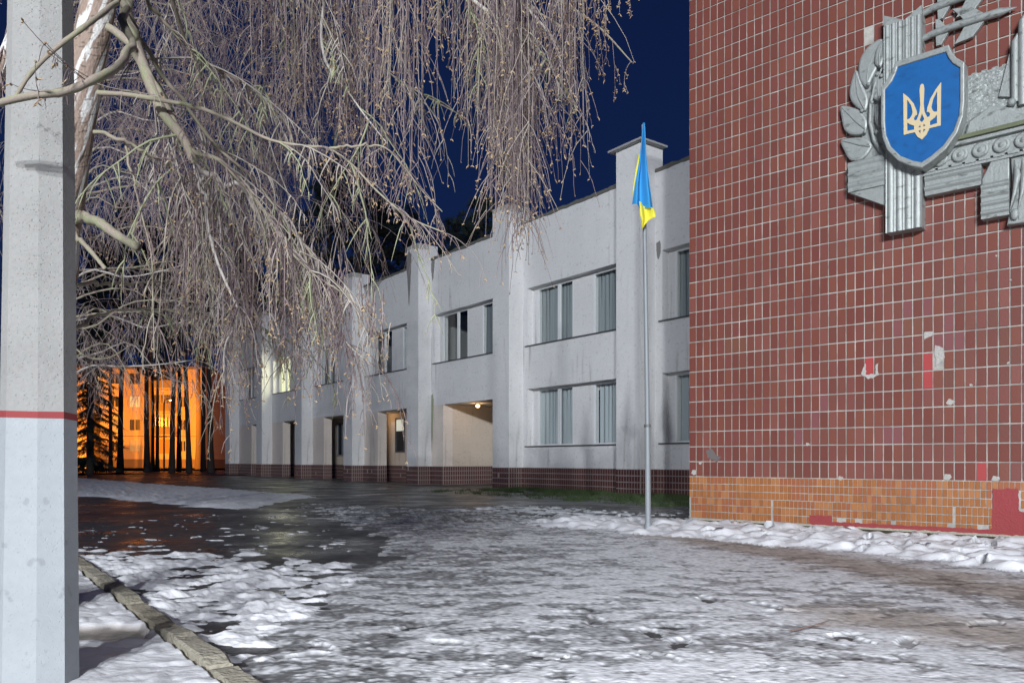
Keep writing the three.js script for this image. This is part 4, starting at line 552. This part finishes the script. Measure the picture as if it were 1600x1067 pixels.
// ---------------------------------------------------------------- pines, spruce
const pineBark = mat(0.05, 0.036, 0.03, 0.95), needle = mat(0.030, 0.048, 0.034, 0.9), spruceNeedle = mat(0.030, 0.055, 0.050, 0.9);
function pineGeos(seed, h, r, crownFrom, spread) {
  const R = rng(seed), t = B(), pts = []; for (let i = 0; i <= 10; i++) pts.push([0.12 * fbm(i * 0.4, seed, 1, 2) * i * 0.4, h * i / 10, 0.1 * fbm(i * 0.4, seed, 9, 2) * i * 0.4]); t.tube(pts, s => mix(r * 0.82, 0.05, s) * (1 + 0.3 * Math.exp(-s * 60)), 9);
  const l = B(), c = B();
  for (let i = 0; i < 34; i++) { const s = mix(crownFrom, 0.98, Math.pow(i / 34, 0.9)), y = h * s, a = i * 2.4 + R(), L = spread * (0.55 + 0.6 * R()) * Math.sin(Math.PI * mix(0.35, 0.98, (s - crownFrom) / (1 - crownFrom))), e = [Math.cos(a) * L, y + L * (0.1 + 0.3 * R()), Math.sin(a) * L]; l.tube([at(pts, s), [e[0] * 0.5, y + 0.02, e[2] * 0.5], e], [0.05, 0.012], 4);
    for (let k = 0; k < 9; k++) { const q = [e[0] * (0.35 + 0.7 * R()) + (R() - 0.5) * 0.9, y + (e[1] - y) * R() + (R() - 0.2) * 0.6, e[2] * (0.35 + 0.7 * R()) + (R() - 0.5) * 0.9]; for (let m = 0; m < 16; m++) { const an = R() * 6.28, el = (R() - 0.3) * 2, d = [Math.cos(an) * Math.cos(el), Math.sin(el), Math.sin(an) * Math.cos(el)], Ln = 0.28 + 0.3 * R(), w = 0.03; c.quad([q[0] - w, q[1], q[2]], [q[0] + w, q[1], q[2] + w], [q[0] + d[0] * Ln + w * 0.3, q[1] + d[1] * Ln, q[2] + d[2] * Ln], [q[0] + d[0] * Ln - w * 0.3, q[1] + d[1] * Ln, q[2] + d[2] * Ln], [0, 0]); } } }
  return [t.geo(), l.geo(), c.geo()];
}
{
  const kinds = [pineGeos(1, 21, 0.27, 0.45, 2.6), pineGeos(2, 23, 0.24, 0.5, 2.3), pineGeos(3, 19, 0.2, 0.45, 2.2)];
  const where = (px, d) => [(px - 800) / 1225 * d, 0, -d];
  const pine = (px, d, k, s, tilt, label, grp, wide = 1) => { const g = group('pine_tree', null, where(px, d), px * 1.3); g.rotation.z = tilt; g.scale.set(s * wide, s, s * wide); tag(g, label, 'tree', grp); const [a, b, c] = kinds[k]; mesh('trunk', a, pineBark, g); mesh('branches', b, pineBark, g); stuff(mesh('crown', c, needle, g)); };
  const row = 'pines before the orange apartment house';
  const lab = ['pine trunk nearest the dark spruce, before the orange house', 'stout pine left of the orange house windows', 'thickest pine trunk of the close trio before the orange house', 'slim middle trunk of the close pine trio', 'slim right trunk of the close pine trio', 'straight pine before the orange balconies', 'thin pine right of the orange balconies', 'leaning pine right of the orange balconies', 'slim pine at the right corner of the orange house', 'thick pine just right of the orange house corner'];
  [[172, 66, 2, 1, 0], [187, 60, 0, 1, 0.012], [229, 62, 0, 0.98, -0.02], [238, 66, 2, 0.9, 0], [245, 66, 2, 0.92, 0.005], [268, 61, 0, 0.96, 0.02], [279, 64, 1, 0.95, 0], [295, 60, 1, 1, 0.03], [317, 66, 1, 0.98, 0.0], [329, 60, 0, 1.02, 0.015]].forEach((p, i) => pine(p[0], p[1], p[2], p[3], p[4], lab[i], row));
  pine(396, 74, 2, 1, 0, 'pine trunk glimpsed through the far arcade of the white building', row);
  const back = 'pines rising behind the white building'; const lb2 = ['dark pine crown over the far end of the white building', 'tall dark pine crown left of the gap of sky', 'dark pine crown behind the thin capped pillar', 'dark pine crown low over the white roof', 'dark pine crown beside the hanging birch twigs above the roof', 'dark round pine crown right of the gap of sky', 'dark pine at the roof edge behind the twig curtain'];
  [[455, 66, 0, 1.0], [515, 62, 1, 1.08], [560, 60, 0, 1.13], [600, 66, 2, 1.2], [640, 72, 1, 1.05], [715, 60, 2, 1.02], [752, 58, 0, 0.98]].forEach((p, i) => pine(p[0], p[1], p[2], p[3], 0, lb2[i], back, 1.5));
  const dim = ['dark pine deep behind the concrete pole', 'dark pine above the orange house left side', 'dark pine above the orange house middle', 'dark pine above the orange house right side', 'dark pine between the orange house and white building'];
  [[60, 75, 1, 1.1], [150, 80, 0, 1.15], [235, 82, 1, 1.12], [310, 80, 0, 1.15], [385, 84, 1, 1.1]].forEach((p, i) => pine(p[0], p[1], p[2], p[3], 0, dim[i], 'pines deep behind', 1.25));
  // spruce
  const R = rng(9), g = group('spruce_tree', null, where(140, 52)); tag(g, 'dark bluish spruce with boughs to the ground beside the orange house', 'tree');
  const t = B(); t.tube([[0, -0.1, 0], [0, 7, 0], [0, 14, 0]], [0.26, 0.03], 9); t.build('trunk', pineBark, g); const c = B(), lb = B();
  for (let i = 0; i < 150; i++) { const s = Math.pow(i / 150, 0.85), y = mix(1.0, 13.6, s), a = i * 2.399, L = mix(2.2, 0.25, s) * (0.8 + 0.35 * R()), d = [Math.cos(a), Math.sin(a)], pts = [[0, y, 0], [d[0] * L * 0.5, y - 0.1 * L, d[1] * L * 0.5], [d[0] * L, y - 0.34 * L, d[1] * L]]; lb.tube(pts, [0.03, 0.008], 4);
    for (let k = 0; k < 95; k++) { const q = at(pts, 0.15 + 0.85 * R()), an = R() * 6.28, w = 0.045, Ln = 0.26 + 0.3 * R(), e = [q[0] + Math.cos(an) * Ln * 0.7 + d[0] * 0.1, q[1] - Ln * (0.2 + 0.6 * R()), q[2] + Math.sin(an) * Ln * 0.7 + d[1] * 0.1]; c.quad([q[0] - w, q[1], q[2] - w], [q[0] + w, q[1], q[2] + w], [e[0] + w * 0.3, e[1], e[2]], [e[0] - w * 0.3, e[1], e[2]], [0, 0]); } }
  lb.build('boughs', pineBark, g); stuff(c.build('needles', spruceNeedle, g));
  // low bush by the spruce
  const bu = group('bush', null, where(128, 58)); tag(bu, 'low dark bush left of the spruce foot', 'bush'); const bb = B(); for (let i = 0; i < 700; i++) { const a = R() * 6.28, e = R() * 1.5, r = 0.8 + 0.5 * R(), q = [Math.cos(a) * Math.cos(e) * r * 1.3, Math.sin(e) * r * 0.8, Math.sin(a) * Math.cos(e) * r], w = 0.06; bb.quad([q[0] - w, q[1], q[2]], [q[0] + w, q[1], q[2] + w], [q[0] + w, q[1] + 0.16, q[2]], [q[0] - w, q[1] + 0.14, q[2]], [0, 0]); } stuff(bb.build('foliage', needle, bu)); B().tube([[0, 0, 0], [0, 0.7, 0]], [0.05, 0.02], 6).build('stem', pineBark, bu);
}

// ---------------------------------------------------------------- orange-lit apartment house and its neighbour
{
  const D = 95, K = D / 1225, X = px => (px - 800) * K, Yp = py => 1 + (718 - py) * K;
  const g = group('apartment_house', null, [X(319), 0, -D], 0.03); tag(g, 'four storey apartment house glowing orange under street lamps behind the pines', 'building');
  const x = px => X(px) - X(319), W = x(80), H = Yp(577);
  const wm = new THREE.MeshStandardMaterial({ color: new THREE.Color().setRGB(0.62, 0.52, 0.42), roughness: 0.9, bumpMap: grainBump, bumpScale: 0.02 });
  B().box(W, 0, 1.05, H, -11, 0).build('wall', wm, g); B().box(W - 0.2, 0.06, 0, 1.05, -11, 0.08).build('plinth', mat(0.24, 0.19, 0.16, 0.9), g); B().box(W - 0.3, 0.3, H, H + 0.3, -11.3, 0.35).build('roof', mat(0.2, 0.18, 0.17, 0.9), g); B().box(W, 0.02, Yp(682), Yp(682) + 0.07, 0.02, 0.10).build('gas_pipe', mat(0.25, 0.2, 0.1, 0.6), g);
  const fr = mat(0.55, 0.5, 0.42, 0.6), gl = mat(0.05, 0.05, 0.055, 0.12), lit = mat(0.5, 0.45, 0.3, 0.8, { emissive: new THREE.Color().setRGB(0.95, 0.72, 0.30), emissiveIntensity: 0.55 }), dimLit = mat(0.4, 0.35, 0.25, 0.8, { emissive: new THREE.Color().setRGB(0.7, 0.5, 0.2), emissiveIntensity: 0.25 });
  const window_ = (cx, cy, w, h, m) => { const q = group('window', g, [cx, cy, 0]), f = B(), t = 0.09; f.box(-w / 2, w / 2, -h / 2, -h / 2 + t, 0.002, 0.08); f.box(-w / 2, w / 2, h / 2 - t, h / 2, 0.002, 0.08); f.box(-w / 2, -w / 2 + t, -h / 2 + t, h / 2 - t, 0.002, 0.08); f.box(w / 2 - t, w / 2, -h / 2 + t, h / 2 - t, 0.002, 0.08); f.box(-0.05, 0.05, -h / 2 + t, h / 2 - t, 0.002, 0.075); f.build('frame', fr, q); B().box(-w / 2 + t, -0.05, -h / 2 + t, h / 2 - t, 0.003, 0.03).build('pane', m, q); B().box(0.05, w / 2 - t, -h / 2 + t, h / 2 - t, 0.003, 0.03).build('pane', m, q); };
  const ys = [592, 628, 664, 697];
  ys.forEach((py, i) => { window_(x(212), Yp(py), 1.4, 1.45, i === 1 ? lit : i === 3 ? dimLit : gl); window_(x(286), Yp(py), 0.75, 1.4, gl); window_(x(181), Yp(py), 1.2, 1.4, i === 2 ? dimLit : gl); window_(x(150), Yp(py), 1.4, 1.45, i === 0 ? lit : gl);
    const cx = x(256), bal = group('balcony', g, [cx, Yp(py), 0]); if (i < 3) { B().box(-1.5, 1.5, -1.35, -1.2, 0.002, 1.1).build('slab', wm, bal); B().box(-1.5, 1.5, -1.2, -0.25, 1.0, 1.06).build('parapet', mat(0.30, 0.25, 0.16, 0.8), bal); for (const s of [-1.5, 1.42]) B().box(s, s + 0.08, -1.2, -0.25, 0.002, 1.0).build('side_panel', wm, bal); for (const s of [-1.5, -0.04, 1.42]) B().box(s, s + 0.08, -0.25, 1.2, 0.98, 1.06).build('post', fr, bal); }
    B().box(-1.35, 1.35, i === 3 ? -0.9 : -0.25, 0.85, 0.003, 0.04).build('glazing', i === 3 ? mat(0.5, 0.28, 0.12, 0.8) : i === 0 ? gl : mat(0.12, 0.1, 0.09, 0.2), bal); B().box(-0.06, 0.06, -0.9, 0.85, 0.041, 0.07).build('mullion', fr, bal); });
  const n = group('neighbour_house', null, [X(352) * 1.16, 0, -110], 0.03); tag(n, 'further orange lit house end between the pines and the white building', 'building'); B().box(-7, 9, 0, 12.6, -9, 0).build('wall', mat(0.50, 0.36, 0.27, 0.9), n); B().box(-7.3, 9.3, 12.6, 12.9, -9.3, 0.3).build('roof', mat(0.2, 0.18, 0.17, 0.9), n); for (let i = 0; i < 4; i++) for (const q of [-4, 0.5, 5]) B().box(q - 0.7, q + 0.7, 1.9 + i * 2.8, 3.3 + i * 2.8, 0.002, 0.03).build('window', gl, n);
  const low = group('garden_wall', null, [X(80), 0, -88]); tag(low, 'low pale wall left of the spruce lit orange', 'wall'); B().box(-14, 9, 0, 3.6, -0.3, 0).build('panel', wm, low); B().box(-14.1, 9.1, 3.6, 3.75, -0.4, 0.1).build('coping', mat(0.4, 0.35, 0.3, 0.9), low);
}
// ---------------------------------------------------------------- street lamps and added floodlights
function lampPost(pos, h, turn, label, grp, color, power, emis, target, name = 'street_or_added_lamp', cone = 1.2, rad = 10, soft = 0.4) {
  const g = group(name, null, pos, turn); tag(g, label, 'street lamp', grp); const pm = mat(0.16, 0.16, 0.16, 0.6, { metalness: 0.3 });
  B().tube([[0, -0.1, 0], [0, h - 0.4, 0]], [0.09, 0.06], 10, null, true).build('post', pm, g); B().tube([[0, h - 0.45, 0], [0, h - 0.1, 0.15], [0, h, 0.6], [0, h + 0.05, 1.1]], [0.04, 0.035], 8, null, true).build('arm', pm, g);
  const b = B(); b.box(-0.16, 0.16, h - 0.02, h + 0.12, 1.0, 1.65); b.build('head', pm, g); B().box(-0.13, 0.13, h - 0.05, h - 0.022, 1.05, 1.6).build('lens', mat(0.8, 0.8, 0.8, 0.5, { emissive: color, emissiveIntensity: emis }), g);
  g.updateMatrixWorld(true); const l = new THREE.SpotLight(color, power, 0, cone, soft); l.position.set(0, h - 0.12, 1.32); l.shadow.radius = rad; l.castShadow = true; g.add(l); const t = new THREE.Object3D(); const tp = new THREE.Vector3(...target); g.worldToLocal(tp); t.position.copy(tp); g.add(t); l.target = t;
}
const white = new THREE.Color().setRGB(0.90, 0.945, 1.0), sodium = new THREE.Color().setRGB(1, 0.30, 0.024);
[[-8, 34], [-4, 35], [0, 36]].forEach(([x, z], i) => lampPost([x, 0, z], 15, Math.PI, ['added tall white floodlight behind the camera, left of three', 'added tall white floodlight behind the camera, middle of three', 'added tall white floodlight behind the camera, right of three'][i], 'added fill floodlights behind the camera', white, ADDED_FLOOD_POWER, 6, [3.5, 1.5, -15], 'street_or_added_lamp', 0.58, 18, 1));  // added fill floodlights, carrying the flash light out to the far walls
[[-52, -70, 'unseen sodium street lamp out of view, placed to light the left of the orange apartment house'], [-41, -69, 'sodium street lamp before the middle of the orange apartment house'], [-32, -72, 'sodium street lamp placed to light the right corner of the orange apartment house']].forEach(([x, z, lb]) => lampPost([x, 0, z], 6.6, Math.PI, lb, 'sodium lamps by the apartment house', sodium, 2100, 3, [x, 3.5, -95], 'street_or_added_lamp', 1.45, 6));  // outer two stand for unseen lamps that light the house front orange

// ---------------------------------------------------------------- grass along the white building, twigs and litter on the snow
{
  const R = rng(6), n = 11000, bl = new THREE.BufferGeometry(); bl.setAttribute('position', new THREE.Float32BufferAttribute([-0.004, 0, 0, 0.004, 0, 0, 0.012, 0.06, 0.004, -0.02, 0, 0.01, -0.012, 0, 0.012, -0.03, 0.045, 0.02, 0.015, 0, -0.01, 0.022, 0, -0.008, 0.03, 0.05, -0.02], 3)); bl.computeVertexNormals();
  const im = new THREE.InstancedMesh(bl, mat(0.055, 0.085, 0.030, 0.9), n), m4 = new THREE.Matrix4(), q = new THREE.Quaternion(), up = new THREE.Vector3(0, 1, 0); let k = 0;
  fac.updateMatrixWorld(true);
  while (k < n) { const x = mix(-5.2, 7, R()), z = mix(-0.55, 3.4, Math.pow(R(), 1.3)); if (fbm(x * 1.2, z * 1.2, 5, 3) < -0.10 + z * 0.09 - 0.08 * (x > 1)) { if (R() < 0.93) continue; } const p = new THREE.Vector3(x, 0.0, z).applyMatrix4(fac.matrixWorld); const s = 0.8 + 1.2 * R(); m4.compose(p, q.setFromAxisAngle(up, R() * 6.28), new THREE.Vector3(s, s, s)); im.setMatrixAt(k++, m4); }
  im.name = 'grass'; im.castShadow = im.receiveShadow = true; stuff(im); tag(im, 'short green grass and moss at the foot of the white building', 'grass'); scene.add(im);
  { const b = B(), n = 60; tow.updateMatrixWorld(true); const P = (i, o) => { const u = mix(-0.1, 6.4, i / n), w = o ? 0.30 + 0.22 * fbm(u * 1.7, 3, 1, 3) : 0.012; return new THREE.Vector3(u, o ? 0.006 : 0.035, w).applyMatrix4(tow.matrixWorld).toArray(); }; for (let i = 0; i < n; i++) b.quad(P(i, 1), P(i + 1, 1), P(i + 1, 0), P(i, 0)); const o = b.build('moss', mat(0.060, 0.068, 0.035, 0.95, { bumpMap: grainBump, bumpScale: 0.03 })); o.userData.kind = 'structure'; o.userData.label = 'dark mossy strip of soil at the foot of the tiled tower'; }
  const tws = [[[1.55, 0.05, -4.35], [1.72, 0.06, -4.45], [1.86, 0.055, -4.6]], [[1.72, 0.06, -4.45], [1.80, 0.065, -4.42]]]; const b = B(); tws.forEach(t => b.tube(t, [0.006, 0.003], 5)); tag(b.build('fallen_twig', mat(0.16, 0.11, 0.09, 0.9)), 'thin broken twig lying on the trodden snow', 'twig');
}
renderer.render(scene, camera);
